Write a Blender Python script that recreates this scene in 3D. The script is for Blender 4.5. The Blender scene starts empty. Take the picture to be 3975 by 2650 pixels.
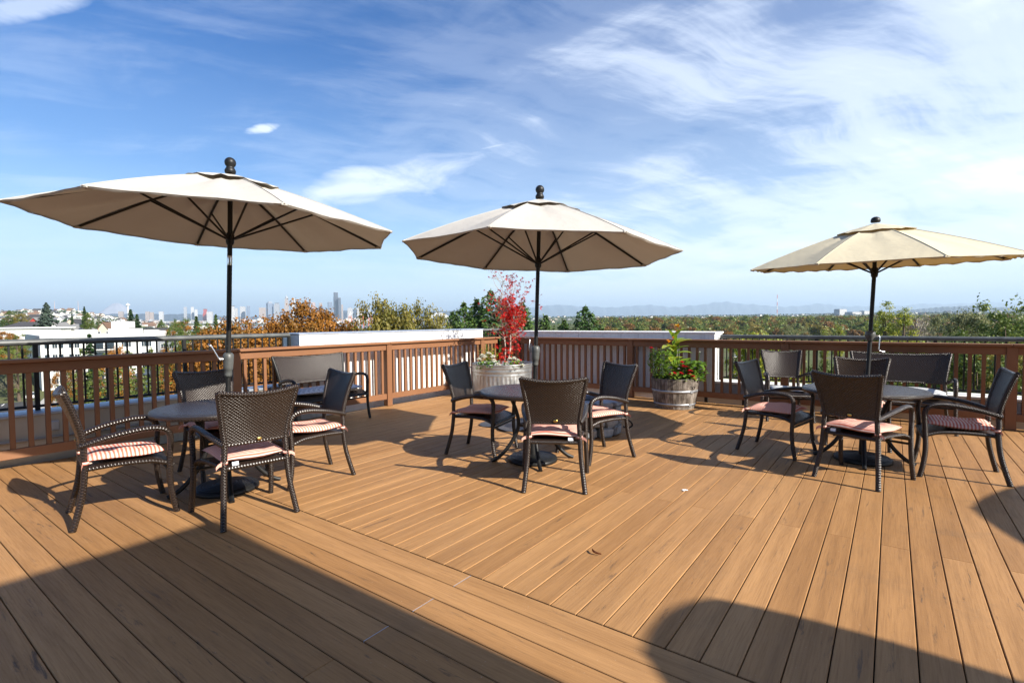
import bpy, bmesh, math, random
import numpy as np
from mathutils import Vector, Matrix, Euler

R = math.radians
scene = bpy.context.scene
col = scene.collection

# ------------------------------------------------------------------ camera
CAM_H = 1.40
cam_data = bpy.data.cameras.new('camera')
cam_data.sensor_width = 36.0
cam_data.lens = 18.06
cam_data.clip_start = 0.05
cam_data.clip_end = 250000.0
cam = bpy.data.objects.new('camera', cam_data)
col.objects.link(cam)
cam.matrix_world = (Matrix.Translation((0, 0, CAM_H)) @
                    Matrix.Rotation(math.pi / 2 - R(2.232), 4, 'X') @
                    Matrix.Rotation(-0.008, 4, 'Z'))
scene.camera = cam

# ------------------------------------------------------------------ light
SUN_EL, SUN_HEAD = R(32.0), R(125.5)          # heading clockwise from +Y, towards the sun
SKY_STRENGTH = 0.066
sun_data = bpy.data.lights.new('sun', 'SUN')
sun_data.energy = 5.0
sun_data.angle = R(0.55)
sun_data.color = (1.0, 0.93, 0.82)
sun = bpy.data.objects.new('sun', sun_data)
col.objects.link(sun)
to_sun = Vector((math.sin(SUN_HEAD) * math.cos(SUN_EL), math.cos(SUN_HEAD) * math.cos(SUN_EL), math.sin(SUN_EL)))
sun.rotation_euler = to_sun.to_track_quat('Z', 'Y').to_euler()
sun.location = (20, -15, 25)

scene.view_settings.view_transform = 'Standard'
scene.view_settings.look = 'None'
scene.view_settings.gamma = 1.0
scene.view_settings.use_curve_mapping = False
scene.view_settings.exposure = 1.2


# ------------------------------------------------------------------ node helper
class NT:
    def __init__(self, tree):
        self.t = tree
        self.n = tree.nodes
        self.l = tree.links

    def node(self, kind, **kw):
        nd = self.n.new(kind)
        for k, v in kw.items():
            setattr(nd, k, v)
        return nd

    def link(self, a, b):
        self.l.new(a, b)

    def put(self, sock, v):
        if v is None:
            return
        if hasattr(v, 'is_output'):
            self.l.new(v, sock)
        elif isinstance(v, (tuple, list)) and sock.type == 'RGBA' and len(v) == 3:
            sock.default_value = (*v, 1.0)
        else:
            sock.default_value = v

    def math(self, op, a, b=None, c=None, clamp=False):
        nd = self.node('ShaderNodeMath', operation=op, use_clamp=clamp)
        self.put(nd.inputs[0], a)
        self.put(nd.inputs[1], b)
        self.put(nd.inputs[2], c)
        return nd.outputs[0]

    def vmath(self, op, a, b=None, scale=None):
        nd = self.node('ShaderNodeVectorMath', operation=op)
        self.put(nd.inputs[0], a)
        self.put(nd.inputs[1], b)
        if scale is not None:
            self.put(nd.inputs['Scale'], scale)
        return nd.outputs['Value'] if op in ('DOT_PRODUCT', 'LENGTH') else nd.outputs[0]

    def mix(self, fac, a, b, blend='MIX'):
        nd = self.node('ShaderNodeMix', data_type='RGBA', blend_type=blend)
        self.put(nd.inputs[0], fac)
        self.put(nd.inputs[6], a)
        self.put(nd.inputs[7], b)
        return nd.outputs[2]

    def ramp(self, fac, stops, interp='LINEAR'):
        nd = self.node('ShaderNodeValToRGB')
        cr = nd.color_ramp
        cr.interpolation = interp
        while len(cr.elements) > 2:
            cr.elements.remove(cr.elements[-1])
        cr.elements[0].position, cr.elements[1].position = stops[0][0], stops[-1][0]
        for p, c in stops[1:-1]:
            cr.elements.new(p)
        for e, (p, c) in zip(cr.elements, stops):
            e.color = (*c, 1) if isinstance(c, tuple) else (c, c, c, 1)
        self.put(nd.inputs[0], fac)
        return nd.outputs[0]

    def noise(self, vec, scale, detail=4, rough=0.55, dist=0.0, color=False):
        nd = self.node('ShaderNodeTexNoise')
        self.put(nd.inputs['Vector'], vec)
        self.put(nd.inputs['Scale'], scale)
        nd.inputs['Detail'].default_value = detail
        nd.inputs['Roughness'].default_value = rough
        nd.inputs['Distortion'].default_value = dist
        return nd.outputs['Color'] if color else nd.outputs[0]

    def mapping(self, vec, scale=(1, 1, 1), rot=(0, 0, 0), loc=(0, 0, 0)):
        nd = self.node('ShaderNodeMapping', vector_type='TEXTURE')   # rotate first, then stretch
        scale = tuple(1.0 / k for k in scale)
        self.put(nd.inputs[0], vec)
        self.put(nd.inputs['Location'], loc)
        self.put(nd.inputs['Rotation'], rot)
        self.put(nd.inputs['Scale'], scale)
        return nd.outputs[0]

    def sep(self, vec):
        nd = self.node('ShaderNodeSeparateXYZ')
        self.put(nd.inputs[0], vec)
        return nd.outputs

    def comb(self, x, y, z=0.0):
        nd = self.node('ShaderNodeCombineXYZ')
        self.put(nd.inputs[0], x)
        self.put(nd.inputs[1], y)
        self.put(nd.inputs[2], z)
        return nd.outputs[0]

    def bump(self, h, strength=0.5, dist=0.01):
        nd = self.node('ShaderNodeBump')
        nd.inputs['Strength'].default_value = strength
        nd.inputs['Distance'].default_value = dist
        self.put(nd.inputs['Height'], h)
        return nd.outputs[0]


# ------------------------------------------------------------------ world: daylight sky with cirrus
world = bpy.data.worlds.new('World')
scene.world = world
world.use_nodes = True
W = NT(world.node_tree)
W.n.clear()
sky = W.node('ShaderNodeTexSky', sky_type='NISHITA', sun_disc=False)
sky.sun_elevation = SUN_EL
sky.sun_rotation = SUN_HEAD
sky.altitude = 100.0
sky.air_density = 1.0
sky.dust_density = 0.6
sky.ozone_density = 3.0
hs = W.node('ShaderNodeHueSaturation')
hs.inputs['Hue'].default_value = 0.512
hs.inputs['Saturation'].default_value = 1.75
hs.inputs['Value'].default_value = 1.0
W.link(sky.outputs[0], hs.inputs['Color'])
gen = W.node('ShaderNodeTexCoord').outputs['Generated']
d = W.sep(gen)
zz = W.math('MAXIMUM', d[2], 0.0)
inv = W.math('DIVIDE', 1.0, W.math('ADD', zz, 0.20))
px = W.math('MULTIPLY', d[0], inv)
py = W.math('MULTIPLY', d[1], inv)
P = W.comb(px, py, 0.0)
warp = W.vmath('SCALE', W.vmath('SUBTRACT', W.noise(P, 0.9, 3, 0.5, color=True), (0.5, 0.5, 0.5)), scale=0.75)
Pw = W.vmath('ADD', P, warp)
fib = W.noise(W.mapping(Pw, scale=(0.45, 2.3, 1), rot=(0, 0, R(27)), loc=(0.4, 0.9, 0)), 1.25, 9, 0.60, 0.15)
fib2 = W.noise(W.mapping(Pw, scale=(0.7, 1.9, 1), rot=(0, 0, R(-32)), loc=(3.1, 1.7, 0)), 1.5, 9, 0.63, 0.25)
fine = W.noise(W.mapping(Pw, scale=(0.9, 3.0, 1), rot=(0, 0, R(20)), loc=(7, 2, 0)), 4.2, 7, 0.66, 0.3)
veil = W.noise(W.mapping(P, loc=(5.3, 0.2, 0)), 0.85, 3, 0.5)
# the cover thickens from the clear left to the veiled right
cover = W.ramp(W.math('MULTIPLY_ADD', px, 0.42, 0.36), [(0.0, 0.0), (1.0, 1.0)], 'EASE')
low = W.ramp(zz, [(0.0, 0.07), (0.22, 0.03), (0.5, 0.0)])
s = W.math('ADD', W.math('MULTIPLY', fib, 0.62), W.math('MULTIPLY', fib2, W.math('MULTIPLY_ADD', cover, 0.30, 0.22)))
s = W.math('ADD', s, W.math('MULTIPLY', fine, 0.20))
s = W.math('ADD', s, W.math('MULTIPLY', veil, 0.42))
s = W.math('ADD', s, W.math('MULTIPLY', cover, 0.13))
s = W.math('ADD', s, low)
streak = W.ramp(W.math('MULTIPLY_ADD', s, 2.0, -1.41), [(0.0, 0.0), (0.30, 0.16), (0.65, 0.58), (1.0, 0.92)], 'EASE')


def puff(dx, dz, sx, sz, amp, nf=14.0):
    """a small separate cloud in a given direction (forward is +Y)"""
    ux = W.math('DIVIDE', d[0], d[1])
    uz = W.math('DIVIDE', d[2], d[1])
    nb = W.math('MULTIPLY', W.math('SUBTRACT', W.noise(W.mapping(gen, scale=(0.7, 0.7, 2.2)), nf, 7, 0.62, 0.5), 0.5), 3.4)
    a = W.math('DIVIDE', W.math('SUBTRACT', ux, dx), sx)
    b = W.math('DIVIDE', W.math('SUBTRACT', W.math('MULTIPLY_ADD', ux, -0.18, uz), dz - 0.18 * dx), sz)
    r2 = W.math('ADD', W.math('MULTIPLY', a, a), W.math('MULTIPLY', b, b))
    g = W.math('SUBTRACT', W.math('SUBTRACT', 1.0, r2), nb)
    ahead = W.math('GREATER_THAN', d[1], 0.05)
    return W.math('MULTIPLY', W.math('MULTIPLY', W.ramp(g, [(0.0, 0.0), (1.0, 1.0)]), amp), ahead)


pf = W.math('MAXIMUM', puff(-0.475, 0.372, 0.040, 0.011, 0.75, 22.0), puff(-0.02, 0.338, 0.045, 0.004, 0.6, 20.0))
pf = W.math('MAXIMUM', pf, puff(-0.225, 0.272, 0.21, 0.042, 0.72, 8.0))
pf = W.math('MAXIMUM', pf, puff(-0.91, 0.605, 0.15, 0.030, 0.45, 7.0))
mask = W.math('MAXIMUM', streak, pf)
mask = W.math('MULTIPLY', mask, W.ramp(zz, [(0.0, 0.35), (0.06, 0.8), (0.12, 1.0)]))
pale = W.ramp(zz, [(0.0, 0.92), (0.10, 0.56), (0.26, 0.15), (0.45, 0.0)])
clear = W.mix(pale, hs.outputs[0], (7.2, 8.9, 9.9))
cloudcol = W.mix(W.ramp(zz, [(0.0, 0.0), (0.5, 1.0)]), (9.6, 10.0, 10.4), (8.2, 8.9, 10.0))
skycol = W.mix(mask, clear, cloudcol)
bg = W.node('ShaderNodeBackground')
W.link(skycol, bg.inputs[0])
bg.inputs[1].default_value = SKY_STRENGTH
wo = W.node('ShaderNodeOutputWorld')
W.link(bg.outputs[0], wo.inputs[0])

# ------------------------------------------------------------------ objects and labels
def tag(o, label=None, cat=None, group=None, kind=None):
    if label:
        o['label'] = label
    if cat:
        o['category'] = cat
    if group:
        o['group'] = group
    if kind:
        o['kind'] = kind
    return o


def obj(name, mesh, parent=None, loc=(0, 0, 0), rotz=0.0):
    o = bpy.data.objects.new(name, mesh)
    col.objects.link(o)
    if parent is not None:
        o.parent = parent
    o.location = loc
    o.rotation_euler = (0, 0, rotz)
    return o


def thing(name, label, cat, loc=(0, 0, 0), rotz=0.0, group=None):
    o = bpy.data.objects.new(name, None)
    o.empty_display_size = 0.2
    col.objects.link(o)
    o.location = loc
    o.rotation_euler = (0, 0, rotz)
    return tag(o, label, cat, group)


def copy_tree(o, parent=None):
    c = o.copy()
    col.objects.link(c)
    if parent is not None:
        c.parent = parent
    for ch in [k for k in o.children]:
        copy_tree(ch, c)
    return c


class MB:
    """collects shapes for one mesh object"""

    def __init__(self):
        self.v, self.f, self.uv, self.mi, self.sm = [], [], [], [], []

    def add(self, verts, faces, uvs=None, m=0, smooth=False):
        b = len(self.v)
        self.v.extend([tuple(p) for p in verts])
        for k, fc in enumerate(faces):
            self.f.append(tuple(b + i for i in fc))
            if uvs is None:
                self.uv.append([(verts[i][0] + verts[i][1], verts[i][2]) for i in fc])
            else:
                self.uv.append([uvs[i] for i in fc] if len(uvs) == len(verts) else uvs[k])
            self.mi.append(m)
            self.sm.append(smooth)
        return self

    def box(self, x0, x1, y0, y1, z0, z1, m=0):
        v = [(x0, y0, z0), (x1, y0, z0), (x1, y1, z0), (x0, y1, z0), (x0, y0, z1), (x1, y0, z1), (x1, y1, z1), (x0, y1, z1)]
        return self.add(v, [(0, 3, 2, 1), (4, 5, 6, 7), (0, 1, 5, 4), (1, 2, 6, 5), (2, 3, 7, 6), (3, 0, 4, 7)], None, m)

    def cbox(self, x0, x1, y0, y1, z0, z1, c=0.004, m=0):
        """box with chamfered edges"""
        bm = bmesh.new()
        bmesh.ops.create_cube(bm, size=1.0)
        for vv in bm.verts:
            vv.co = Vector((x0 + (vv.co.x + .5) * (x1 - x0), y0 + (vv.co.y + .5) * (y1 - y0), z0 + (vv.co.z + .5) * (z1 - z0)))
        bmesh.ops.bevel(bm, geom=list(bm.edges), offset=c, segments=1, affect='EDGES')
        bm.verts.index_update()
        self.add([tuple(q.co) for q in bm.verts], [tuple(q.index for q in fc.verts) for fc in bm.faces], None, m)
        bm.free()
        return self

    def bar(self, a, b, w, h=None, m=0, up=(0, 0, 1)):
        """square bar from a to b"""
        h = w if h is None else h
        a, b = Vector(a), Vector(b)
        dr = (b - a).normalized()
        up = Vector(up)
        if abs(dr.dot(up)) > 0.98:
            up = Vector((1, 0, 0))
        s = dr.cross(up).normalized() * w / 2
        u = s.cross(dr).normalized() * h / 2
        v = [a - s - u, a + s - u, a + s + u, a - s + u, b - s - u, b + s - u, b + s + u, b - s + u]
        return self.add(v, [(0, 3, 2, 1), (4, 5, 6, 7), (0, 1, 5, 4), (1, 2, 6, 5), (2, 3, 7, 6), (3, 0, 4, 7)], None, m)

    def tube(self, pts, rad, n=8, m=0, caps=True, flat=1.0):
        pts = [Vector(p) for p in pts]
        k = len(pts)
        rr = rad if isinstance(rad, (list, tuple)) else [rad] * k
        ref = None
        rings, vs, uvs = [], [], []
        L = 0.0
        for i, p in enumerate(pts):
            t = (pts[min(i + 1, k - 1)] - pts[max(i - 1, 0)]).normalized()
            if ref is None:
                ref = Vector((1, 0, 0)) if abs(t.x) < 0.8 else Vector((0, 1, 0))
            ref = (ref - t * ref.dot(t)).normalized()
            bi = t.cross(ref)
            if i:
                L += (p - pts[i - 1]).length
            for j in range(n + 1):
                a = 2 * math.pi * j / n
                vs.append(p + (ref * math.cos(a) + bi * math.sin(a) * flat) * rr[i])
                uvs.append((a * rr[i], L))
        fs = []
        for i in range(k - 1):
            for j in range(n):
                a = i * (n + 1) + j
                fs.append((a, a + 1, a + n + 2, a + n + 1))
        self.add(vs, fs, uvs, m, True)
        if caps:
            for i in (0, k - 1):
                b = i * (n + 1)
                ring = [vs[b + j] for j in range(n)]
                self.add(ring, [tuple(range(n))[::-1] if i == 0 else tuple(range(n))], None, m)
        return self

    def lathe(self, prof, n=24, m=0, cx=0, cy=0, smooth=True, mod=None):
        vs, uvs, fs = [], [], []
        L = 0.0
        for i, (r, z) in enumerate(prof):
            if i:
                L += math.hypot(r - prof[i - 1][0], z - prof[i - 1][1])
            for j in range(n + 1):
                a = 2 * math.pi * j / n
                q = r * (1 + (mod(a, i) if mod else 0))
                vs.append((cx + q * math.cos(a), cy + q * math.sin(a), z))
                uvs.append((a * max(r, 0.05), L))
        for i in range(len(prof) - 1):
            for j in range(n):
                a = i * (n + 1) + j
                fs.append((a, a + 1, a + n + 2, a + n + 1))
        return self.add(vs, fs, uvs, m, smooth)

    def grid(self, fn, nu, nv, m=0, uv=None, smooth=True, flip=False):
        vs, uvs, fs = [], [], []
        for i in range(nu + 1):
            for j in range(nv + 1):
                p = fn(i / nu, j / nv)
                vs.append(p)
                uvs.append(uv(i / nu, j / nv, p) if uv else (i / nu, j / nv))
        for i in range(nu):
            for j in range(nv):
                a = i * (nv + 1) + j
                q = (a, a + nv + 1, a + nv + 2, a + 1)
                fs.append(q[::-1] if flip else q)
        return self.add(vs, fs, uvs, m, smooth)

    def mesh(self, name, mats):
        me = bpy.data.meshes.new(name)
        me.from_pydata(self.v, [], self.f)
        ul = me.uv_layers.new(name='UVMap')
        flat = [c for fu in self.uv for p in fu for c in p]
        ul.data.foreach_set('uv', flat)
        me.polygons.foreach_set('material_index', self.mi)
        me.polygons.foreach_set('use_smooth', self.sm)
        for mt in (mats if isinstance(mats, (list, tuple)) else [mats]):
            me.materials.append(mt)
        me.update()
        return me

    def build(self, name, mats, parent=None, loc=(0, 0, 0), rotz=0.0):
        return obj(name, self.mesh(name, mats), parent, loc, rotz)


def spline(pts, n=6):
    """Catmull-Rom through the points"""
    pts = [Vector(p) for p in pts]
    out = []
    for i in range(len(pts) - 1):
        p0, p1, p2, p3 = pts[max(i - 1, 0)], pts[i], pts[i + 1], pts[min(i + 2, len(pts) - 1)]
        for k in range(n):
            t = k / n
            out.append(0.5 * ((2 * p1) + (p2 - p0) * t + (2 * p0 - 5 * p1 + 4 * p2 - p3) * t * t + (3 * p1 - p0 - 3 * p2 + p3) * t ** 3))
    out.append(pts[-1])
    return out


# ------------------------------------------------------------------ materials
def mat(name, color=(0.5, 0.5, 0.5), rough=0.6, spec=0.4, metal=0.0):
    m = bpy.data.materials.new(name)
    m.use_nodes = True
    t = NT(m.node_tree)
    b = m.node_tree.nodes['Principled BSDF']
    b.inputs['Base Color'].default_value = (*color, 1)
    b.inputs['Roughness'].default_value = rough
    b.inputs['Specular IOR Level'].default_value = spec
    b.inputs['Metallic'].default_value = metal
    return m, t, b


def tc(t, which='Object'):
    return t.node('ShaderNodeTexCoord').outputs[which]


M = {}


def simple(key, color, rough=0.6, spec=0.4, metal=0.0, var=0.0, scale=6.0, bump=0.0):
    m, t, b = mat(key, color, rough, spec, metal)
    if var or bump:
        n = t.noise(tc(t), scale, 5, 0.6)
        if var:
            lo = tuple(c * (1 - var) for c in color)
            hi = tuple(min(1, c * (1 + var)) for c in color)
            t.link(t.mix(t.ramp(n, [(0.3, 0.0), (0.7, 1.0)]), lo, hi), b.inputs['Base Color'])
        if bump:
            t.link(t.bump(n, bump, 0.01), b.inputs['Normal'])
    M[key] = m
    return m


simple('black_metal', (0.010, 0.010, 0.010), 0.45, 0.32, 0.0, 0.3, 30)
simple('rail_metal', (0.075, 0.080, 0.078), 0.45, 0.5, 0.0, 0.35, 9)
simple('chrome', (0.75, 0.76, 0.78), 0.18, 0.5, 1.0)
simple('brass', (0.55, 0.38, 0.12), 0.3, 0.5, 1.0)
simple('cream_wall', (0.50, 0.47, 0.40), 0.85, 0.2, 0, 0.10, 2.2, 0.2)
simple('grey_wall', (0.33, 0.34, 0.35), 0.85, 0.2, 0, 0.12, 2.0, 0.2)
simple('flashing', (0.42, 0.47, 0.55), 0.42, 0.5, 0.6, 0.12, 7)
simple('dark_gap', (0.012, 0.010, 0.009), 0.9, 0.1)
simple('white_tag', (0.78, 0.80, 0.84), 0.7, 0.2)
simple('soil', (0.035, 0.024, 0.016), 0.95, 0.1, 0, 0.5, 30, 0.8)
simple('hoop', (0.30, 0.31, 0.33), 0.5, 0.5, 0.75, 0.35, 12)
simple('stone', (0.24, 0.26, 0.28), 0.85, 0.25, 0, 0.45, 9, 0.9)
simple('slab', (0.20, 0.23, 0.29), 0.7, 0.3, 0, 0.35, 11, 0.7)
simple('vinyl', (0.055, 0.055, 0.058), 0.42, 0.5, 0, 0.35, 8, 0.6)
simple('asphalt', (0.05, 0.05, 0.052), 0.9, 0.2, 0, 0.2, 0.6)
simple('concrete', (0.36, 0.35, 0.33), 0.9, 0.2, 0, 0.12, 0.8)
simple('roadpaint', (0.75, 0.75, 0.72), 0.8, 0.2)
simple('glass', (0.03, 0.045, 0.06), 0.08, 0.6)
simple('trim_white', (0.78, 0.78, 0.76), 0.7, 0.3)


def stucco():
    m, t, b = mat('white_stucco', rough=0.85, spec=0.2)
    p_ = tc(t)
    n = t.noise(p_, 3, 5, 0.6)
    drip = t.noise(t.mapping(p_, scale=(7, 7, 0.7)), 1.6, 5, 0.65)
    crack = t.noise(p_, 2.3, 6, 0.7, 1.5)
    c = t.mix(n, (0.72, 0.72, 0.70), (0.79, 0.79, 0.77))
    c = t.mix(t.math('MULTIPLY', t.ramp(drip, [(0.52, 0.0), (0.72, 1.0)]), 0.35), c, (0.36, 0.35, 0.33))
    c = t.mix(t.ramp(t.math('ABSOLUTE', t.math('SUBTRACT', crack, 0.5)), [(0.0, 0.35), (0.006, 0.0)]), c, (0.25, 0.24, 0.23))
    t.link(c, b.inputs['Base Color'])
    t.link(t.bump(n, 0.25, 0.01), b.inputs['Normal'])
    M['white_stucco'] = m


stucco()


def plank_material():
    m, t, b = mat('deck_board', rough=0.62, spec=0.25)
    geo = t.node('ShaderNodeNewGeometry').outputs['Position']
    info = t.node('ShaderNodeObjectInfo')
    oc = tc(t, 'Object')
    rnd = info.outputs['Random']
    shift = t.vmath('SCALE', t.comb(t.math('MULTIPLY', rnd, 31.0), t.math('MULTIPLY', rnd, 57.0), rnd), scale=1.0)
    v = t.vmath('ADD', oc, shift)
    # broad streaks, fine grain and dark mineral flecks drawn out along the board
    streak = t.noise(t.mapping(v, scale=(1, 16, 1)), 0.9, 4, 0.6)
    grain = t.noise(t.mapping(v, scale=(1, 26, 1)), 5.0, 6, 0.65, 0.25)
    fleck = t.noise(t.mapping(v, scale=(1, 8.5, 1)), 3.2, 7, 0.72, 0.6)
    zone = t.noise(v, 0.9, 3, 0.5)
    base = t.mix(rnd, (0.335, 0.172, 0.064), (0.430, 0.232, 0.093))
    base = t.mix(t.ramp(streak, [(0.32, 0.0), (0.68, 1.0)]), t.mix(1.0, base, (0.74, 0.72, 0.70), 'MULTIPLY'), base)
    base = t.mix(t.math('MULTIPLY', t.ramp(grain, [(0.46, 0.0), (0.70, 1.0)]), 0.34), base, (0.12, 0.06, 0.028))
    fm = t.math('MULTIPLY', t.ramp(fleck, [(0.585, 0.0), (0.68, 1.0)]), t.ramp(zone, [(0.38, 0.0), (0.58, 0.9)]))
    base = t.mix(fm, base, (0.075, 0.048, 0.032))
    # grey weathering and a few dusty patches
    dust = t.noise(geo, 0.55, 5, 0.6)
    base = t.mix(t.math('MULTIPLY', t.ramp(dust, [(0.45, 0.0), (0.75, 1.0)]), 0.13), base, (0.42, 0.29, 0.18))
    stain = t.noise(geo, 1.7, 6, 0.68, 0.8)
    base = t.mix(t.math('MULTIPLY', t.ramp(stain, [(0.56, 0.0), (0.66, 1.0)]), 0.20), base, (0.13, 0.085, 0.05))
    grit = t.noise(geo, 95.0, 2, 0.5)
    base = t.mix(t.math('MULTIPLY', t.ramp(grit, [(0.70, 0.0), (0.76, 1.0)]), 0.35), base, (0.50, 0.44, 0.36))
    t.link(base, b.inputs['Base Color'])
    t.link(t.ramp(grain, [(0.3, 0.50), (0.7, 0.72)]), b.inputs['Roughness'])
    hgt = t.math('ADD', t.math('MULTIPLY', grain, 0.6), t.math('MULTIPLY', t.noise(v, 120, 2, 0.5), 0.35))
    t.link(t.bump(hgt, 0.35, 0.004), b.inputs['Normal'])
    M['plank'] = m


plank_material()


def rail_wood():
    m, t, b = mat('rail_wood', rough=0.55, spec=0.3)
    oc = tc(t, 'Object')
    rnd = t.node('ShaderNodeObjectInfo').outputs['Random']
    n = t.noise(t.vmath('ADD', oc, t.comb(rnd, rnd, rnd)), 7, 5, 0.6)
    n2 = t.noise(oc, 1.4, 3, 0.5)
    c = t.mix(rnd, (0.182, 0.082, 0.037), (0.222, 0.101, 0.047))
    c = t.mix(t.math('MULTIPLY', t.ramp(n, [(0.35, 0.0), (0.75, 1.0)]), 0.30), c, (0.14, 0.064, 0.034))
    c = t.mix(t.math('MULTIPLY', t.ramp(n2, [(0.5, 0.0), (0.8, 1.0)]), 0.3), c, (0.30, 0.155, 0.085))
    t.link(c, b.inputs['Base Color'])
    t.link(t.bump(n, 0.12, 0.004), b.inputs['Normal'])
    M['rail_wood'] = m


rail_wood()


def wicker(key, row, colw, c_hi, c_lo, strength=0.9, dist=0.004):
    """over-and-under weave of flat resin strands, laid out in metres on the UV map"""
    m, t, b = mat(key, rough=0.27, spec=0.5)
    uv = t.sep(tc(t, 'UV'))
    rv = t.math('DIVIDE', uv[1], row)
    ri = t.math('FLOOR', rv)
    rf = t.math('FRACT', rv)
    par = t.math('MULTIPLY', t.math('MODULO', t.math('ABSOLUTE', ri), 2.0), 0.5)
    cu = t.math('ADD', t.math('DIVIDE', uv[0], colw), par)
    over = t.math('MULTIPLY_ADD', t.math('COSINE', t.math('MULTIPLY', cu, 2 * math.pi)), 0.5, 0.5)
    prof = t.math('POWER', t.math('SINE', t.math('MULTIPLY', rf, math.pi)), 0.55)
    h = t.math('MULTIPLY', prof, t.math('MULTIPLY_ADD', over, 0.75, 0.25))
    n = t.noise(tc(t, 'Object'), 40, 2, 0.5)
    c = t.mix(t.ramp(h, [(0.15, 0.0), (0.75, 1.0)]), c_lo, t.mix(n, c_hi, tuple(k * 1.35 for k in c_hi)))  # gaps between strands are coloured darker, standing in for shade in the weave
    t.link(c, b.inputs['Base Color'])
    t.link(t.bump(h, strength, dist), b.inputs['Normal'])
    M[key] = m


wicker('wicker', 0.0105, 0.025, (0.034, 0.023, 0.017), (0.006, 0.004, 0.0035), 0.85)
wicker('wicker_wrap', 0.010, 0.030, (0.030, 0.020, 0.015), (0.006, 0.004, 0.0035), 0.8)
wicker('wicker_top', 0.011, 0.028, (0.040, 0.029, 0.024), (0.012, 0.009, 0.007), 0.7, 0.003)


def stripes():
    m, t, b = mat('striped_cloth', rough=0.85, spec=0.15)
    uv = t.sep(tc(t, 'UV'))
    w = t.noise(tc(t, 'Object'), 9, 3, 0.5)
    f = t.math('FRACT', t.math('ADD', t.math('DIVIDE', uv[1], 0.0245), t.math('MULTIPLY', w, 0.25)))
    k = t.ramp(f, [(0.40, 0.0), (0.50, 1.0), (0.90, 1.0), (1.0, 0.0)])
    c = t.mix(k, (0.57, 0.155, 0.105), (0.71, 0.52, 0.44))
    fade = t.noise(tc(t, 'Object'), 3.0, 3, 0.5)
    c = t.mix(t.math('MULTIPLY', t.ramp(fade, [(0.5, 0.0), (0.9, 1.0)]), 0.25), c, (0.66, 0.42, 0.34))
    t.link(c, b.inputs['Base Color'])
    t.link(t.bump(t.noise(tc(t, 'Object'), 26, 4, 0.6), 0.35, 0.01), b.inputs['Normal'])
    M['stripes'] = m


stripes()


def lattice_cloth(key, ground, line):
    m, t, b = mat(key, rough=0.85, spec=0.15)
    uv = t.sep(tc(t, 'UV'))
    a = t.math('SINE', t.math('MULTIPLY', uv[0], 2 * math.pi / 0.075))
    c_ = t.math('SINE', t.math('MULTIPLY', uv[1], 2 * math.pi / 0.075))
    s_ = t.math('ABSOLUTE', t.math('ADD', a, c_))
    k1 = t.ramp(s_, [(0.18, 1.0), (0.30, 0.0)])
    k2 = t.ramp(t.math('ABSOLUTE', t.math('SUBTRACT', s_, 0.85)), [(0.10, 1.0), (0.2, 0.0)])
    k = t.math('MAXIMUM', k1, k2)
    t.link(t.mix(k, ground, line), b.inputs['Base Color'])
    M[key] = m


lattice_cloth('lattice_blue', (0.24, 0.27, 0.33), (0.55, 0.57, 0.62))
lattice_cloth('lattice_grey', (0.30, 0.32, 0.35), (0.62, 0.63, 0.62))


def canopy_cloth(key, c, under):
    m, t, b = mat(key, c, 0.9, 0.1)
    uv = tc(t, 'UV')
    n = t.noise(tc(t, 'Object'), 3.0, 5, 0.6)
    weave = t.noise(t.mapping(uv, scale=(60, 260, 1)), 1.0, 2, 0.5)
    cc = t.mix(t.math('MULTIPLY', t.ramp(n, [(0.35, 0.0), (0.75, 1.0)]), 0.22), c, tuple(k * 0.80 for k in c))
    cc = t.mix(t.math('MULTIPLY', weave, 0.10), cc, tuple(k * 0.7 for k in c))
    t.link(cc, b.inputs['Base Color'])
    tr = t.node('ShaderNodeBsdfTranslucent')
    tr.inputs[0].default_value = (*under, 1)
    mx = t.node('ShaderNodeMixShader')
    mx.inputs[0].default_value = 0.12
    t.link(b.outputs[0], mx.inputs[1])
    t.link(tr.outputs[0], mx.inputs[2])
    t.link(mx.outputs[0], t.n['Material Output'].inputs[0])
    t.link(t.bump(t.noise(tc(t, 'Object'), 5.0, 4, 0.6), 0.35, 0.03), b.inputs['Normal'])
    M[key] = m


canopy_cloth('canvas', (0.50, 0.475, 0.43), (0.25, 0.205, 0.15))
canopy_cloth('canvas_yellow', (0.60, 0.54, 0.39), (0.48, 0.30, 0.08))


def leaf_mat(key, stops, trans=0.35, rough=0.5):
    """foliage colour runs with a random value stored on each leaf and on each tree"""
    m, t, b = mat(key, rough=rough, spec=0.3)
    a = t.node('ShaderNodeAttribute', attribute_name='rnd').outputs['Fac']
    r = t.node('ShaderNodeObjectInfo').outputs['Random']
    k = t.math('ADD', t.math('MULTIPLY', a, 0.72), t.math('MULTIPLY', r, 0.28))
    c = t.ramp(k, stops)
    t.link(c, b.inputs['Base Color'])
    tr = t.node('ShaderNodeBsdfTranslucent')
    t.link(c, tr.inputs[0])
    mx = t.node('ShaderNodeMixShader')
    mx.inputs[0].default_value = trans
    t.link(b.outputs[0], mx.inputs[1])
    t.link(tr.outputs[0], mx.inputs[2])
    t.link(mx.outputs[0], t.n['Material Output'].inputs[0])
    M[key] = m


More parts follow.
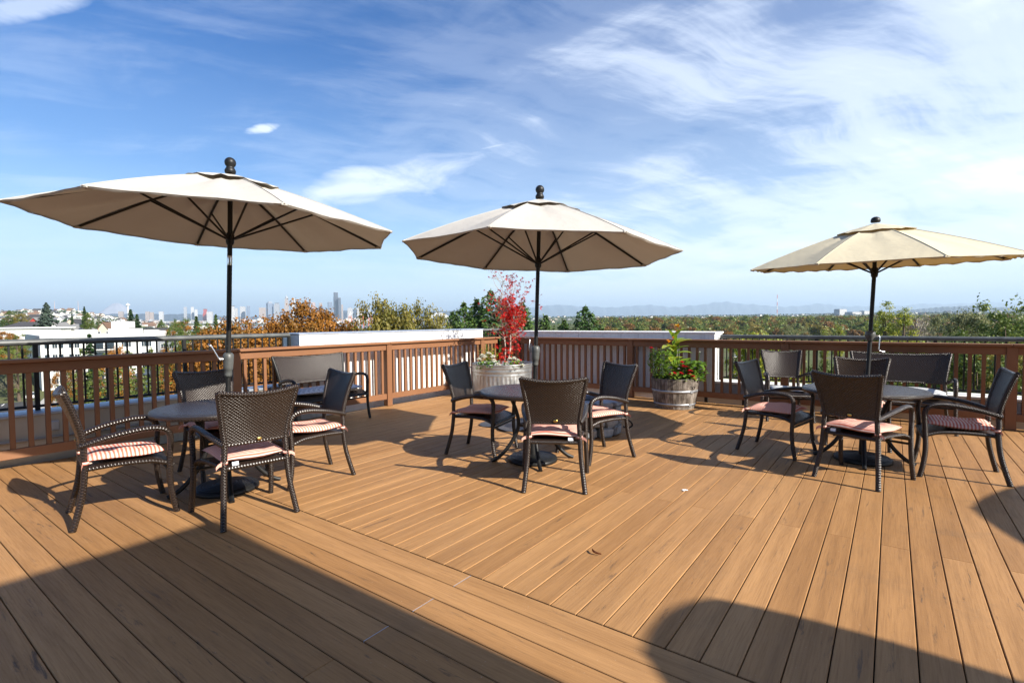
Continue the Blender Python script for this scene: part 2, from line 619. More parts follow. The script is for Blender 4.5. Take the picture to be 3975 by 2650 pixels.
leaf_mat('leaf_orange', [(0.0, (0.10, 0.085, 0.02)), (0.3, (0.22, 0.10, 0.015)), (0.65, (0.34, 0.14, 0.02)), (1.0, (0.42, 0.22, 0.03))])
leaf_mat('leaf_olive', [(0.0, (0.07, 0.085, 0.017)), (0.5, (0.19, 0.165, 0.03)), (1.0, (0.34, 0.24, 0.045))])
leaf_mat('leaf_green', [(0.0, (0.04, 0.075, 0.014)), (0.5, (0.11, 0.155, 0.028)), (1.0, (0.24, 0.27, 0.05))])
leaf_mat('leaf_yellow', [(0.0, (0.10, 0.14, 0.015)), (0.5, (0.24, 0.28, 0.03)), (1.0, (0.46, 0.40, 0.04))])
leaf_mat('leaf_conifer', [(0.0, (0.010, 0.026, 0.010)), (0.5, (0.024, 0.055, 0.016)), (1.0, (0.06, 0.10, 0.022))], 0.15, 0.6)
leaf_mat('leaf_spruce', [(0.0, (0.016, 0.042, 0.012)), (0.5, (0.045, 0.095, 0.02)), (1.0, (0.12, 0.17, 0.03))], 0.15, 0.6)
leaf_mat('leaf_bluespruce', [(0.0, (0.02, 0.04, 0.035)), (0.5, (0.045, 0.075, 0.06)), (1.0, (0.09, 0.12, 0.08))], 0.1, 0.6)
leaf_mat('leaf_pine', [(0.0, (0.03, 0.05, 0.01)), (0.5, (0.09, 0.12, 0.022)), (1.0, (0.19, 0.21, 0.04))], 0.2, 0.6)
leaf_mat('leaf_red', [(0.0, (0.22, 0.006, 0.008)), (0.5, (0.55, 0.014, 0.012)), (1.0, (0.75, 0.05, 0.02))], 0.4)
leaf_mat('leaf_russet', [(0.0, (0.09, 0.06, 0.02)), (0.5, (0.20, 0.105, 0.026)), (1.0, (0.33, 0.16, 0.035))])
leaf_mat('leaf_canna', [(0.0, (0.10, 0.20, 0.018)), (0.5, (0.24, 0.36, 0.03)), (1.0, (0.46, 0.46, 0.05))], 0.4, 0.35)
leaf_mat('leaf_fresh', [(0.0, (0.04, 0.11, 0.014)), (0.5, (0.13, 0.24, 0.03)), (1.0, (0.30, 0.40, 0.07))], 0.35, 0.4)
leaf_mat('leaf_pale', [(0.0, (0.12, 0.14, 0.06)), (0.5, (0.20, 0.21, 0.09)), (1.0, (0.30, 0.29, 0.14))], 0.3)
leaf_mat('twigs', [(0.0, (0.16, 0.14, 0.12)), (0.5, (0.24, 0.21, 0.18)), (1.0, (0.33, 0.29, 0.25))], 0.1, 0.8)
leaf_mat('petal_white', [(0.0, (0.66, 0.64, 0.50)), (1.0, (0.85, 0.85, 0.78))], 0.3)
leaf_mat('petal_red', [(0.0, (0.45, 0.01, 0.03)), (1.0, (0.75, 0.03, 0.06))], 0.3)
leaf_mat('petal_orange', [(0.0, (0.70, 0.22, 0.02)), (1.0, (0.85, 0.50, 0.04))], 0.3)
simple('bark', (0.10, 0.075, 0.055), 0.9, 0.1, 0, 0.4, 20, 0.6)
simple('pale_bark', (0.42, 0.36, 0.30), 0.8, 0.2, 0, 0.25, 30, 0.3)

# ------------------------------------------------------------------ terrace frame: local x to the right-front, local y towards the far corner
DECK_ROT = R(-36.5)
_c, _s = math.cos(DECK_ROT), math.sin(DECK_ROT)


def D2W(x, y, z=0.0):
    return Vector((x * _c - y * _s, x * _s + y * _c, z))


def W2D(X, Y):
    return (X * _c + Y * _s, -X * _s + Y * _c)


rng = random.Random(7)

# the deck: a dark bed and the boards on it
deck = tag(MB().box(-7.02, 8.0, -4.2, 8.95, -0.10, -0.032).build('deck', M['dark_gap'], None, (0, 0, 0), DECK_ROT), kind='structure')
PITCH, BW = 0.1447, 0.1397
_plank = {}


def plank(length, x, y, rot):
    key = round(length, 3)
    if key not in _plank:
        _plank[key] = MB().cbox(-length / 2, length / 2, -BW / 2, BW / 2, -0.026, 0.0, 0.0028).mesh('plank', M['plank'])
    o = obj('plank', _plank[key], deck, (x, y, rng.uniform(-0.0006, 0.0006)), rot)
    return o


def row_x(y, x0, x1, joints):
    xs = [x0] + [j for j in joints if x0 + 0.3 < j < x1 - 0.3] + [x1]
    for a, b in zip(xs[:-1], xs[1:]):
        plank(b - a - 0.003, (a + b) / 2, y, 0.0)


def row_y(x, y0, y1, joints):
    ys = [y0] + [j for j in joints if y0 + 0.3 < j < y1 - 0.3] + [y1]
    for a, b in zip(ys[:-1], ys[1:]):
        plank(b - a - 0.002, x, (a + b) / 2, math.pi / 2)


SEAM = 2.103
for k in range(36):
    y = SEAM - PITCH * (k + 0.5)
    if y < -2.9:
        break
    row_x(y, -6.99, 2.84 if y < 1.78 else 7.6, (-1.85,) if k % 2 == 0 else (0.95,))
for i in range(-47, 51):
    x = -0.035 + PITCH * (i + 0.5)
    if x < -6.99 or x > 7.5:
        continue
    row_y(x, SEAM + 0.005, 8.93, () if x > 1.9 else ((3.88,) if i % 2 == 0 else (6.35,)))
for k in (0, 2, 4):
    y = SEAM - PITCH * (k + 0.5)
    MB().box(-1.852, -1.8485, y - BW / 2, y + BW / 2, -0.020, -0.0012).build('joint_strip', M['flashing'], deck)  # thin pale strip across the butt joint


# ------------------------------------------------------------------ wooden railings
def wood_railing(name, label, s0, s1, posts, loc, rotz, skip_ends=False):
    t = thing(name, label, 'railing', loc, rotz)
    pm = MB().cbox(-.053, .053, -.053, .053, 0.0, 1.034, .005).mesh('post', M['rail_wood'])
    bm_ = MB().cbox(-.020, .020, -.020, .020, .202, .936, .003).mesh('baluster', M['rail_wood'])
    for p in posts:
        obj('post', pm, t, (p, 0, 0))
    edges = sorted(set([s0] + list(posts) + [s1]))
    for a, b in zip(edges[:-1], edges[1:]):
        if b - a < 0.15:
            continue
        MB().cbox(a + .0535, b - .0535, -.034, .030, .935, 1.033, .004).build('top_rail', M['rail_wood'], t)
        MB().cbox(a + .0535, b - .0535, -.034, .030, .112, .203, .004).build('bottom_rail', M['rail_wood'], t)
        n = max(1, round((b - a - .11) / 0.131))
        st = (b - a - .11) / n
        for i in range(n):
            x = a + .055 + st * (i + 0.5)
            obj('baluster', bm_, t, (x, rng.uniform(-.001, .001), 0))
    caps = [s0] + [p for p in posts if s0 + .5 < p < s1 - .5] + [s1]
    for a, b in zip(caps[:-1], caps[1:]):
        MB().cbox(a + .001, b - .001, -.078, .078, 1.0355, 1.072, .006).build('cap', M['rail_wood'], t)
    return t


wl = D2W(-6.83, 0)
wood_railing('deck_railing', 'brown wooden deck railing along the left side, lit by the sun', -2.4, 8.72,
             (-1.8, 0.70, 3.20, 5.70, 8.15), wl, DECK_ROT + math.pi / 2)
wr = D2W(0, 8.80)
wood_railing('deck_railing', 'brown wooden deck railing along the right side, its face in shade', -6.75, 7.4,
             (-6.69, -6.35, -3.82, -1.31, 1.20, 3.70, 6.20), wr, DECK_ROT)


# ------------------------------------------------------------------ parapets and the white blocks behind the railings
def parapet_left():
    t = thing('parapet_wall', 'low cream parapet with metal coping behind the left railing', 'wall', (0, 0, 0), DECK_ROT)
    MB().box(-7.36, -7.06, -3.0, 4.245, -.36, .47).build('wall', M['cream_wall'], t)
    MB().cbox(-7.385, -7.035, -3.0, 4.24, .471, .502, .006).build('coping', M['flashing'], t)
    MB().cbox(-7.058, -7.03, -3.0, 4.24, .225, .245, .004).build('ledge', M['grey_wall'], t)
    MB().cbox(-7.058, -7.028, 1.40, 1.48, .30, .40, .006).build('outlet_box', M['flashing'], t)
    return t


parapet_left()
t = thing('parapet_block', 'tall white stucco block behind the left railing, lit by the sun', 'wall', (0, 0, 0), DECK_ROT)
MB().box(-7.55, -7.07, 4.25, 8.50, -.36, 1.225).build('wall', M['white_stucco'], t)
MB().cbox(-7.565, -7.055, 4.235, 8.515, 1.226, 1.25, .005).build('coping', M['flashing'], t)
for y, z in ((5.35, 1.13), (6.6, 1.12), (7.5, 1.10)):
    MB().cbox(-7.069, -7.066, y, y + .02, z, z + .02, .001).build('anchor', M['grey_wall'], t)

t = thing('parapet_block', 'tall white block with pale coping behind the right railing, its face in shade', 'wall', (0, 0, 0), DECK_ROT)
MB().box(-6.50, -2.40, 8.985, 9.46, -.36, 1.165).build('wall', M['white_stucco'], t)
MB().cbox(-6.52, -2.38, 8.97, 9.48, 1.166, 1.195, .005).build('coping', M['trim_white'], t)
MB().cbox(-5.35, -3.05, 8.935, 8.984, -.03, .96, .004).build('panel', M['white_stucco'], t)
MB().cbox(-5.36, -3.04, 8.925, 8.984, .961, .985, .004).build('panel_coping', M['flashing'], t)
for x in (-5.0, -3.75):
    MB().box(x - .003, x + .003, 8.967, 8.9695, 1.08, 1.165).build('coping_seam', M['grey_wall'], t)

t = thing('parapet_wall', 'low white-topped parapet behind the right railing', 'wall', (0, 0, 0), DECK_ROT)
MB().box(-2.395, 7.6, 8.985, 9.33, -.36, .335).build('wall', M['grey_wall'], t)
MB().cbox(-2.39, 7.6, 8.96, 9.36, .336, .372, .006).build('coping', M['trim_white'], t)
MB().cbox(-7.05, 7.6, 8.952, 8.98, -.03, .135, .004).build('base_board', M['cream_wall'], t)
for x in (-2.55, -1.95):
    MB().cbox(x, x + .055, 8.935, 8.951, .0, .10, .004).build('bracket', M['black_metal'], t)

# short return of the parapet in the corner
t = thing('parapet_wall', 'short low parapet in the far corner between the two white blocks', 'wall', (0, 0, 0), DECK_ROT)
MB().box(-7.36, -7.06, 8.52, 9.33, -.36, .40).build('wall', M['cream_wall'], t)
MB().box(-7.05, -6.53, 8.985, 9.33, -.36, .40).build('wall', M['cream_wall'], t)


def metal_railing(label, pts, ztop, zbot, post_every=1.45, flare=None):
    """round hand rail on square pickets; pts are terrace coordinates"""
    o = D2W(*pts[0])
    t = thing('metal_railing', label, 'railing', o, DECK_ROT)
    x0, y0 = pts[0]
    loc = [(p[0] - x0, p[1] - y0) for p in pts]
    MB().tube([(x, y, ztop) for x, y in loc], .033, 12).build('handrail', M['rail_metal'], t)
    MB().tube([(x, y, zbot) for x, y in loc], .016, 6).build('bottom_bar', M['black_metal'], t)
    pick = MB().cbox(-.0085, .0085, -.0085, .0085, zbot, ztop - .03, .002).mesh('picket', M['black_metal'])
    post = MB().cbox(-.020, .020, -.020, .020, zbot - .32, ztop - .02, .003).mesh('post', M['black_metal'])
    for (ax, ay), (bx, by) in zip(loc[:-1], loc[1:]):
        L = math.hypot(bx - ax, by - ay)
        n = max(1, round(L / .102))
        every = max(1, round(post_every / .102))
        for i in range(n + 1):
            k = i / n
            p = (ax + (bx - ax) * k, ay + (by - ay) * k, 0)
            obj('post' if i % every == 0 else 'picket', post if i % every == 0 else pick, t, p, math.atan2(by - ay, bx - ax))
    return t


metal_railing('dark metal picket railing on the parapet behind the left railing', [(-7.27, 4.20), (-7.27, -2.9)], 1.222, .545)
metal_railing('short dark metal railing in the far corner between the white blocks', [(-7.22, 8.53), (-7.22, 9.22), (-6.56, 9.22)], 1.215, .46, 0.7)
metal_railing('dark metal picket railing on the parapet behind the right railing', [(-2.36, 9.20), (7.5, 9.20)], 1.115, .42)

# the building that carries the terrace
t = thing('apartment_building', 'apartment building that carries the roof deck', 'building', (0, 0, 0), DECK_ROT)
MB().box(-7.50, 9.5, -9.0, 9.44, -14.0, -.365).build('wall', M['cream_wall'], t)
# stair penthouse behind the photographer; its roof corner throws the dark shadow on the left boards
t = thing('stair_penthouse', 'dark brown stair penthouse whose roof corner shades the left front boards', 'building', (0, 0, 0), DECK_ROT)
MB().box(2.86, 9.3, -8.5, 1.74, -.02, 4.12).build('wall', M['rail_wood'], t)  # wall coloured dark to cut the light it bounces onto the shaded boards
MB().cbox(2.84, 9.32, -8.52, 1.755, 4.121, 4.20, .01).build('coping', M['flashing'], t)
MB().cbox(2.835, 2.859, -1.6, -.7, .02, 2.08, .004).build('door', M['rail_metal'], t)

# ------------------------------------------------------------------ wicker armchair
def back_pt(s, t, ex, off=0.0):
    """backrest surface: s across (-1..1), t up (0..1)"""
    hw = .205 + .058 * t ** 1.2 + ex
    y = -.232 - .115 * t ** 1.35 + .035 * (s * s) * (0.4 + 0.6 * t) - .010 + off
    z = .565 + .375 * t - .026 * (1 - s * s) * t
    return (s * hw, y, z)


def pillow(hx, hy, th, seed, bow=0.0, nx=26, ny=26, tuft=True):
    r = random.Random(seed)
    ph = [r.uniform(0, 6.28) for _ in range(8)]

    def edge(u, v):
        a, b = 2 * u - 1, 2 * v - 1
        return a, b, max(0.0, (1 - abs(a) ** 3.2)) ** .5 * max(0.0, (1 - abs(b) ** 3.2)) ** .5

    def shape(u, v, side):
        a, b, e = edge(u, v)
        pinch = 1 - .035 * (1 - abs(a) ** 2) * abs(b) ** 6 - .035 * (1 - abs(b) ** 2) * abs(a) ** 6
        x, y = a * hx * pinch, b * hy * pinch
        h = e
        if tuft:
            for cx, cy in ((-.4, -.4), (.4, -.4), (-.4, .4), (.4, .4)):
                h -= .42 * math.exp(-((a - cx) ** 2 + (b - cy) ** 2) / .022)
        h += .10 * e * math.sin(5 * a + ph[0] + 2 * b) * math.sin(4 * b + ph[1])
        z = bow * (b * b) + (th * h if side > 0 else -th * .55 * e)
        z += .006 * math.sin(3 * a + ph[2]) + .006 * math.sin(3 * b + ph[3])
        return (x, y, z)
    m = MB()
    uvf = lambda u, v, p: ((2 * u - 1) * hx, (2 * v - 1) * hy)
    m.grid(lambda u, v: shape(u, v, 1), nx, ny, 0, uvf)
    m.grid(lambda u, v: shape(u, v, -1), nx, ny, 0, uvf, True, True)
    return m


def make_chair(name, label, ex=0.0, cloth='stripes', wrap='wicker_wrap', weave='wicker', seed=1, cushion=True, tag_side=None, cat='chair', group=None):
    t = thing(name, label, cat, group=group)
    X = lambda s, x: s * (x + ex)
    for s in (-1, 1):
        side = [back_pt(s, k, ex) for k in (0.0, .2, .4, .6, .8, 1.0)]
        pts = spline([(X(s, .250), -.305, 0), (X(s, .236), -.272, .12), (X(s, .222), -.243, .25), (X(s, .213), -.228, .40), (X(s, .208), -.230, .49)] + side, 5)
        MB().tube(pts, .0205, 8).build('leg', M[wrap], t)
        pts = spline([(X(s, .288), .292, 0), (X(s, .284), .268, .12), (X(s, .279), .255, .25), (X(s, .275), .258, .40), (X(s, .275), .266, .52)], 5)
        MB().tube(pts, .0205, 8).build('leg', M[wrap], t)
        pts = spline([(X(s, .275), .266, .515), (X(s, .276), .264, .575), (X(s, .277), .240, .620), (X(s, .278), .185, .644), (X(s, .276), .09, .646), (X(s, .262), -.06, .622), (X(s, .238), -.17, .592), (X(s, .210), -.245, .566)], 5)
        MB().tube(pts, .0215, 8).build('armrest', M[wrap], t)
    # backrest: woven shell with a rolled top edge
    m = MB()
    hw = .26 + ex
    nu = 16 if ex < .1 else 30
    uvb = lambda u, v, p: (p[0], p[2])
    m.grid(lambda u, v: back_pt(2 * u - 1, v, ex, .011), nu, 12, 0, uvb, True, True)
    m.grid(lambda u, v: back_pt(2 * u - 1, v, ex, -.011), nu, 12, 0, uvb, True, False)
    m.tube([back_pt(2 * k / 20 - 1, 1.0, ex) for k in range(21)], .0165, 8)
    m.tube([back_pt(2 * k / 20 - 1, 0.0, ex) for k in range(21)], .0135, 8)
    bk = m.build('backrest', M[weave], t)
    if ex < .1:
        MB().lathe([(0, -.002), (.014, -.001), (.016, .002), (.010, .004), (0, .005)], 12).build('badge', M['brass'], bk).matrix_local = \
            Matrix.Translation((0.012, -.262, .585)) @ Matrix.Rotation(R(90), 4, 'X') @ Matrix.Diagonal((1.25, .8, 1, 1))
    # seat: woven deck with side rails and a waterfall front
    def zs(v):
        return .402 + .012 * math.sin(v * 3.3 + .2) - .030 * max(0, v - .78) / .22

    def seat_pt(u, v, o):
        hw2 = (.205 + .062 * v + ex)
        return ((2 * u - 1) * hw2, -.225 + .495 * v, zs(v) + o)
    m = MB()
    uvs = lambda u, v, p: (p[0], p[1])
    m.grid(lambda u, v: seat_pt(u, v, .008), 10, 14, 0, uvs, True, False)
    m.grid(lambda u, v: seat_pt(u, v, -.012), 10, 14, 0, uvs, True, True)
    m.build('seat', M[weave], t)
    m = MB()
    for s in (0, 1):
        m.tube([Vector(seat_pt(s, k / 12, -.004)) for k in range(13)], .0165, 8)
    m.tube([seat_pt(k / 10, 1.0, -.012) for k in range(11)], .0165, 8)
    m.tube([seat_pt(k / 10, 0.0, -.004) for k in range(11)], .0165, 8)
    m.build('seat_frame', M[wrap], t)
    MB().tube([(X(-1, .279), .254, .315), (X(1, .279), .254, .315)], .011, 6).build('stretcher', M['black_metal'], t)
    if cushion:
        cu = pillow(.222 + ex, .232, .046 if ex < .1 else .062, seed, .012, 26 if ex < .1 else 50, 26, ex < .1).build('cushion', M[cloth], t, (0, .010, .448))
        if ex < .1:
            for s in (-1, 1):
                mm = MB()
                mm.lathe([(.0215, -.011), (.0235, -.010), (.0235, .010), (.0215, .011)], 10, 0, s * .209, -.234, True)
                mm.bar((s * .209, -.222, 0.0), (s * .178, -.195, -.004), .006, .022)
                mm.grid(lambda u, v: (s * (.222 + .045 * u), -.245 - .012 * u, .012 * math.sin(u * 3) - .024 * v - .018 * u), 4, 2)
                mm.build('tie', M[cloth], cu)
            if tag_side:
                MB().grid(lambda u, v: (tag_side * (.115 + .042 * u), -.226 - .010 * v, -.008 - .034 * v), 2, 3).build('care_tag', M['white_tag'], cu)
    return t


def place(o, x, y, heading):
    """heading in degrees clockwise from +Y, the way the sitter looks"""
    o.location = (x, y, 0.0)
    o.rotation_euler = (0, 0, -R(heading))
    return o


GRP = 'wicker armchairs with striped cushions'


def from_feet(bl, br, fl, fr):
    """centre and heading of a chair from its four feet"""
    b = ((bl[0] + br[0]) / 2, (bl[1] + br[1]) / 2)
    f = ((fl[0] + fr[0]) / 2, (fl[1] + fr[1]) / 2)
    return (b[0] + f[0]) / 2, (b[1] + f[1]) / 2, math.degrees(math.atan2(f[0] - b[0], f[1] - b[1]))


chairs = [
    ('brown wicker armchair at the left table, facing right, its back to the left railing', from_feet((-3.31, 3.81), (-2.94, 3.45), (-2.95, 4.2), (-2.52, 3.79)), 11, None),
    ('brown wicker armchair at the left table with its sunlit back to the viewer', from_feet((-1.97, 3.43), (-1.62, 3.77), (-2.39, 3.79), (-2.01, 4.19)), 12, -1),
    ('brown wicker armchair on the right side of the left table, before the left bench', (-1.86, 4.66, -133), 13, None),
    ('shaded wicker armchair on the far side of the left table', (-2.78, 4.86, 126), 14, None),
    ('dark wicker armchair on the left side of the middle table, in shade', from_feet((-0.49, 5.84), (-.70, 5.41), (.05, 5.65), (-.19, 5.16)), 15, None),
    ('dark wicker armchair at the middle table with its back to the viewer', (.365, 4.43, 6), 16, 1),
    ('wicker armchair right of the middle table, in front of the stone fire pit', from_feet((1.23, 5.23), (.99, 5.65), (.75, 4.94), (.48, 5.43)), 17, None),
    ('dark wicker armchair on the left side of the right table', from_feet((2.83, 5.84), (2.44, 5.49), (3.22, 5.45), (2.79, 5.06)), 18, None),
    ('dark wicker armchair at the right table with its shaded back to the viewer', from_feet((2.70, 4.53), (2.97, 4.13), (3.15, 4.87), (3.47, 4.42)), 19, -1),
    ('dark wicker armchair on the right side of the right table, facing left', from_feet((4.09, 4.21), (4.39, 4.63), (3.59, 4.5), (3.94, 4.97)), 20, None),
    ('wicker armchair on the far side of the right table, in front of the bench', (3.88, 5.72, -143), 21, None),
]
for lab, (x, y, h), sd, tg in chairs:
    place(make_chair('armchair', lab, seed=sd, tag_side=tg, group=GRP), x, y, h)
c = make_chair('armchair', 'wicker armchair without a striped cushion, against the right railing', seed=33, cushion=False, group='wicker seats along the railings')
pillow(.205, .21, .022, 40, .0).build('cushion', M['lattice_grey'], c, (0, .0, .428))
place(c, 3.86, 7.22, -164)

b1 = make_chair('bench', 'two-seat wicker bench with a blue-grey patterned cushion at the left railing', ex=.29, cloth='lattice_blue', wrap='black_metal', seed=5, cat='bench', group='wicker seats along the railings')
p = Vector((-2.11, 7.5, 0)) + Vector((-.595, -.804, 0)) * .56 + Vector((-.804, .595, 0)) * .29
place(b1, p.x, p.y, 126.5)
b2 = make_chair('bench', 'two-seat wicker bench with a pale grey cushion behind the right table', ex=.27, cloth='lattice_grey', wrap='wicker_wrap', seed=6, cat='bench', group='wicker seats along the railings')
place(b2, 4.98, 6.60, 216.5)


# ------------------------------------------------------------------ round tables
def make_table(label, x, y, h=.715, rot=0.0, r=.535):
    t = thing('round_table', label, 'table', (x, y, 0), rot, 'round wicker tables')
    m = MB()
    prof = [(.026, h - .006), (.12, h - .004), (.30, h - .003), (.45, h - .002)]
    vs = []
    n = 64
    # flat woven top: planar weave
    for i in range(len(prof) - 1):
        r0, z0 = prof[i]
        r1, z1 = prof[i + 1]
        for j in range(n):
            a, b = 2 * math.pi * j / n, 2 * math.pi * (j + 1) / n
            q = [(r0 * math.cos(a), r0 * math.sin(a), z0), (r1 * math.cos(a), r1 * math.sin(a), z1), (r1 * math.cos(b), r1 * math.sin(b), z1), (r0 * math.cos(b), r0 * math.sin(b), z0)]
            m.add(q, [(0, 1, 2, 3)], [(p[0], p[1]) for p in q], 0, True)
    m.build('table_top', M['wicker_top'], t)
    MB().lathe([(.45, h - .002), (r - .03, h - .002), (r - .012, h - .006), (r, h - .02), (r - .004, h - .036), (r - .03, h - .045), (.44, h - .046), (.44, h - .03), (.026, h - .03)], n).build('table_edge', M['wicker'], t)
    for k in range(4):
        a = k * math.pi / 2
        ca, sa = math.cos(a), math.sin(a)
        pts = spline([(q * ca, q * sa, z) for q, z in ((.25, h - .04), (.20, .60), (.155, .47), (.142, .38), (.165, .28), (.25, .14), (.345, .045), (.42, .008))], 5)
        MB().tube(pts, .0185, 8, flat=.8).build('leg', M['black_metal'], t)
    m = MB()
    for k in range(4):
        a, b = k * math.pi / 2, (k + 1) * math.pi / 2
        m.bar((.145 * math.cos(a), .145 * math.sin(a), .36), (.145 * math.cos(b), .145 * math.sin(b), .36), .014, .026)
    m.build('brace', M['black_metal'], t)
    m = MB()
    m.bar((-.24, 0, h - .052), (.24, 0, h - .052), .03, .012).bar((0, -.24, h - .058), (0, .24, h - .058), .03, .012)
    m.build('top_bracket', M['black_metal'], t)
    return t


make_table('round brown wicker table on the left with a parasol through it', -2.43, 4.31, .715, R(34))
make_table('round dark wicker table in the middle with a parasol through it', .20, 5.15, .715, R(8))
make_table('round dark wicker table on the right with a parasol through it', 3.47, 5.05, .715, R(-32))


# ------------------------------------------------------------------ parasols
def make_parasol(label, base, centre, rad, rot, tilt, hc, cloth='canvas', finial='ball', crank='side', sag=.035, seed=1, group='market parasols', pull=.022, fold=1.0):
    t = thing('parasol', label, 'parasol', (base[0], base[1], 0), 0.0, group)
    C = Vector(centre) - Vector((base[0], base[1], 0))
    n = Vector((math.sin(tilt[0]), math.sin(tilt[1]), 1)).normalized()
    ex = (Vector((1, 0, 0)) - n * n.x).normalized()
    ey = n.cross(ex)
    rr = random.Random(seed)
    ang = [rot + i * math.pi / 4 for i in range(8)]
    rdir = [(-math.cos(a) * ex + math.sin(a) * ey) for a in ang]

    def rib(i, k, drop=0.0):
        """point on rib i, k = 0 apex .. 1 rim"""
        z = hc * (1 - k) * (1 + .22 * k) - drop
        return C + rdir[i % 8] * (rad * k) + n * z
    flut = [rr.uniform(.7, 1.3) for _ in range(8)]

    def surf(i, s, k, amp):
        a, b = rib(i, k), rib(i + 1, k)
        p = a.lerp(b, s)
        w = 4 * s * (1 - s)
        mid = (rdir[i % 8] + rdir[(i + 1) % 8]).normalized()
        ripple = (.010 * math.sin(s * 9 * flut[i % 8] + i) + .006 * math.sin(s * 17 + 5 * k + i * 2)) * k * (1.1 - k) * 2 * w * fold
        return p - n * (sag * flut[i % 8] * w * 3.2 * k * (1.02 - k) * amp - ripple) - mid * (pull * w * max(0, k - .55) / .45 * amp)
    k0 = .07
    for i in range(8):
        m = MB()
        m.grid(lambda u, v: surf(i, u, k0 + (1 - k0) * v, 1.0), 10, 12, 0, lambda u, v, p: (u * v * 1.05, v * rad))
        # hem
        wave = .002 if finial == 'ball' else .008
        m.grid(lambda u, v: surf(i, u, 1.0, 1.0) - n * (.010 * v + wave * v * math.sin(u * 25 + i)) - rdir[i % 8] * .012 * v, 14, 1, 0, lambda u, v, p: (u, v * .03))
        m.build('canopy_panel', M[cloth], t)
    # vent cap riding above the panels
    m = MB()
    lift = .018
    for i in range(8):
        m.grid(lambda u, v: surf(i, u, .02 + .28 * v, .6) + n * (lift * (.5 + .5 * v) + .012 * v * math.sin(u * 3.1416) * flut[i]), 6, 4, 0, lambda u, v, p: (u * v * .3, v * .4))
    m.build('vent_cap', M[cloth], t)
    apex = C + n * (hc + lift)
    # ribs, struts and runner
    run = C + n * (-.08)
    for i in range(8):
        rb = MB().tube([rib(i, .02, .012), rib(i, .5, .014), rib(i, .985, .012)], .0105, 6).build('rib', M['black_metal'], t)
        st = MB()
        st.tube([run + rdir[i] * .03, rib(i, .50, .022)], .0085, 6)
        st.build('strut', M['black_metal'], rb)
        MB().tube([rib(i, k0 + (1 - k0) * q_ / 8) + n * .0015 for q_ in range(9)], .0035, 5).build('seam', M[cloth], rb)
        MB().cbox(-.028, .028, -.02, .02, -.012, .006, .004).build('rib_pocket', M[cloth], rb).matrix_local = Matrix.Translation(rib(i, .975, .012)) @ (rdir[i]).to_track_quat('X', 'Z').to_matrix().to_4x4()
    zl = MB()
    zl.tube([run - n * .05, run - n * .03, run + n * .035, run + n * .05], [.024, .032, .032, .024], 12)
    zl.build('runner', M['black_metal'], t)
    top = C + n * (hc - .02)
    jz = 1.80 if centre[2] > 2.1 else None
    foot = Vector((0, 0, .05))
    pdir = (C - foot).normalized()
    MB().tube([foot, C - n * .05, top], .0192, 12).build('pole', M['black_metal'], t)
    if finial == 'ball':
        f = MB()
        prof = [(.0, 0), (.040, 0), (.044, .018), (.036, .036), (.030, .046)]
        c0, q = .086, .044
        prof += [(q * math.sin(a), c0 - q * math.cos(a)) for a in [0.75 + k * (math.pi - .75) / 9 for k in range(10)]]
        f.lathe(prof, 20)
        fo = f.build('finial', M['black_metal'], t)
    else:
        fo = MB().lathe([(0, 0), (.040, 0), (.044, .015), (.041, .035), (.030, .050), (.014, .057), (.0, .058)], 16).build('finial', M['black_metal'], t)
    fo.matrix_local = Matrix.Translation(apex - n * .004) @ n.to_track_quat('Z', 'Y').to_matrix().to_4x4()
    # crank housing part-way up the pole
    def on_pole(z):
        return foot + pdir * ((z - foot.z) / pdir.z)
    xa = (Vector((1, 0, 0)) - pdir * pdir.x).normalized()
    q = Matrix((xa, pdir.cross(xa), pdir)).transposed().to_4x4()
    if crank:
        if finial == 'ball':
            hz, prof = .955, [(.0, 0), (.029, 0), (.031, .02), (.031, .055), (.034, .058), (.037, .075), (.041, .15), (.040, .185), (.028, .20), (.0, .20)]
        else:
            hz, prof = 1.17, [(.0, 0), (.024, 0), (.030, .03), (.044, .045), (.046, .08), (.040, .10), (.022, .105), (.0, .105)]
        h_ = MB().lathe(prof, 18).build('crank_housing', M['rail_metal'], t)
        h_.matrix_local = Matrix.Translation(on_pole(hz)) @ q
        cm = MB()
        if crank == 'left':
            cm.tube([(-.030, -.030, .150), (-.050, -.050, .150)], .016, 10)
            cm.tube([(-.050, -.052, .150), (-.085, -.070, .225), (-.105, -.080, .262)], .006, 8)
            cm.tube([(-.058, -.050, .158), (-.100, -.072, .258)], .004, 6)
            cm.tube([(-.105, -.080, .262), (-.125, -.070, .272)], .008, 8)
        elif crank == 'back':
            cm.tube([(-.03, .02, .14), (-.060, .02, .14), (-.066, .02, .155), (-.062, .02, .27), (-.085, .02, .275), (-.115, .02, .272)], .0055, 6)
        else:
            cm.tube([(.03, -.02, .06), (.072, -.03, .06), (.078, -.03, .05), (.072, -.03, -.075), (.085, -.03, -.09), (.135, -.035, -.093)], .006, 6)
        cm.build('crank_handle', M['chrome'], h_)
    if crank == 'left':
        a, b = on_pole(C.z - .30), on_pole(C.z - .22)
        MB().tube([a, a + pdir * .01, b - pdir * .01, b], [.0196, .021, .021, .0196], 12).build('tilt_joint', M['chrome'], t)
    lp = MB().tube([on_pole(.06), on_pole(.60)], .0235, 12).build('base_sleeve', M['rail_metal'], t)
    # heavy round foot with raised rings
    prof = [(0.0, .062), (.035, .062), (.05, .058)]
    for k in range(7):
        r0 = .065 + k * .024
        zz_ = .056 - .020 * ((r0 - .05) / .2) ** 1.4
        prof += [(r0, zz_ + .004), (r0 + .014, zz_ + .003), (r0 + .018, zz_ - .002)]
    prof += [(.238, .034), (.246, .030), (.250, .012), (.248, .0), (0, 0)]
    MB().lathe(prof, 48).build('base_plate', M['black_metal'], t)
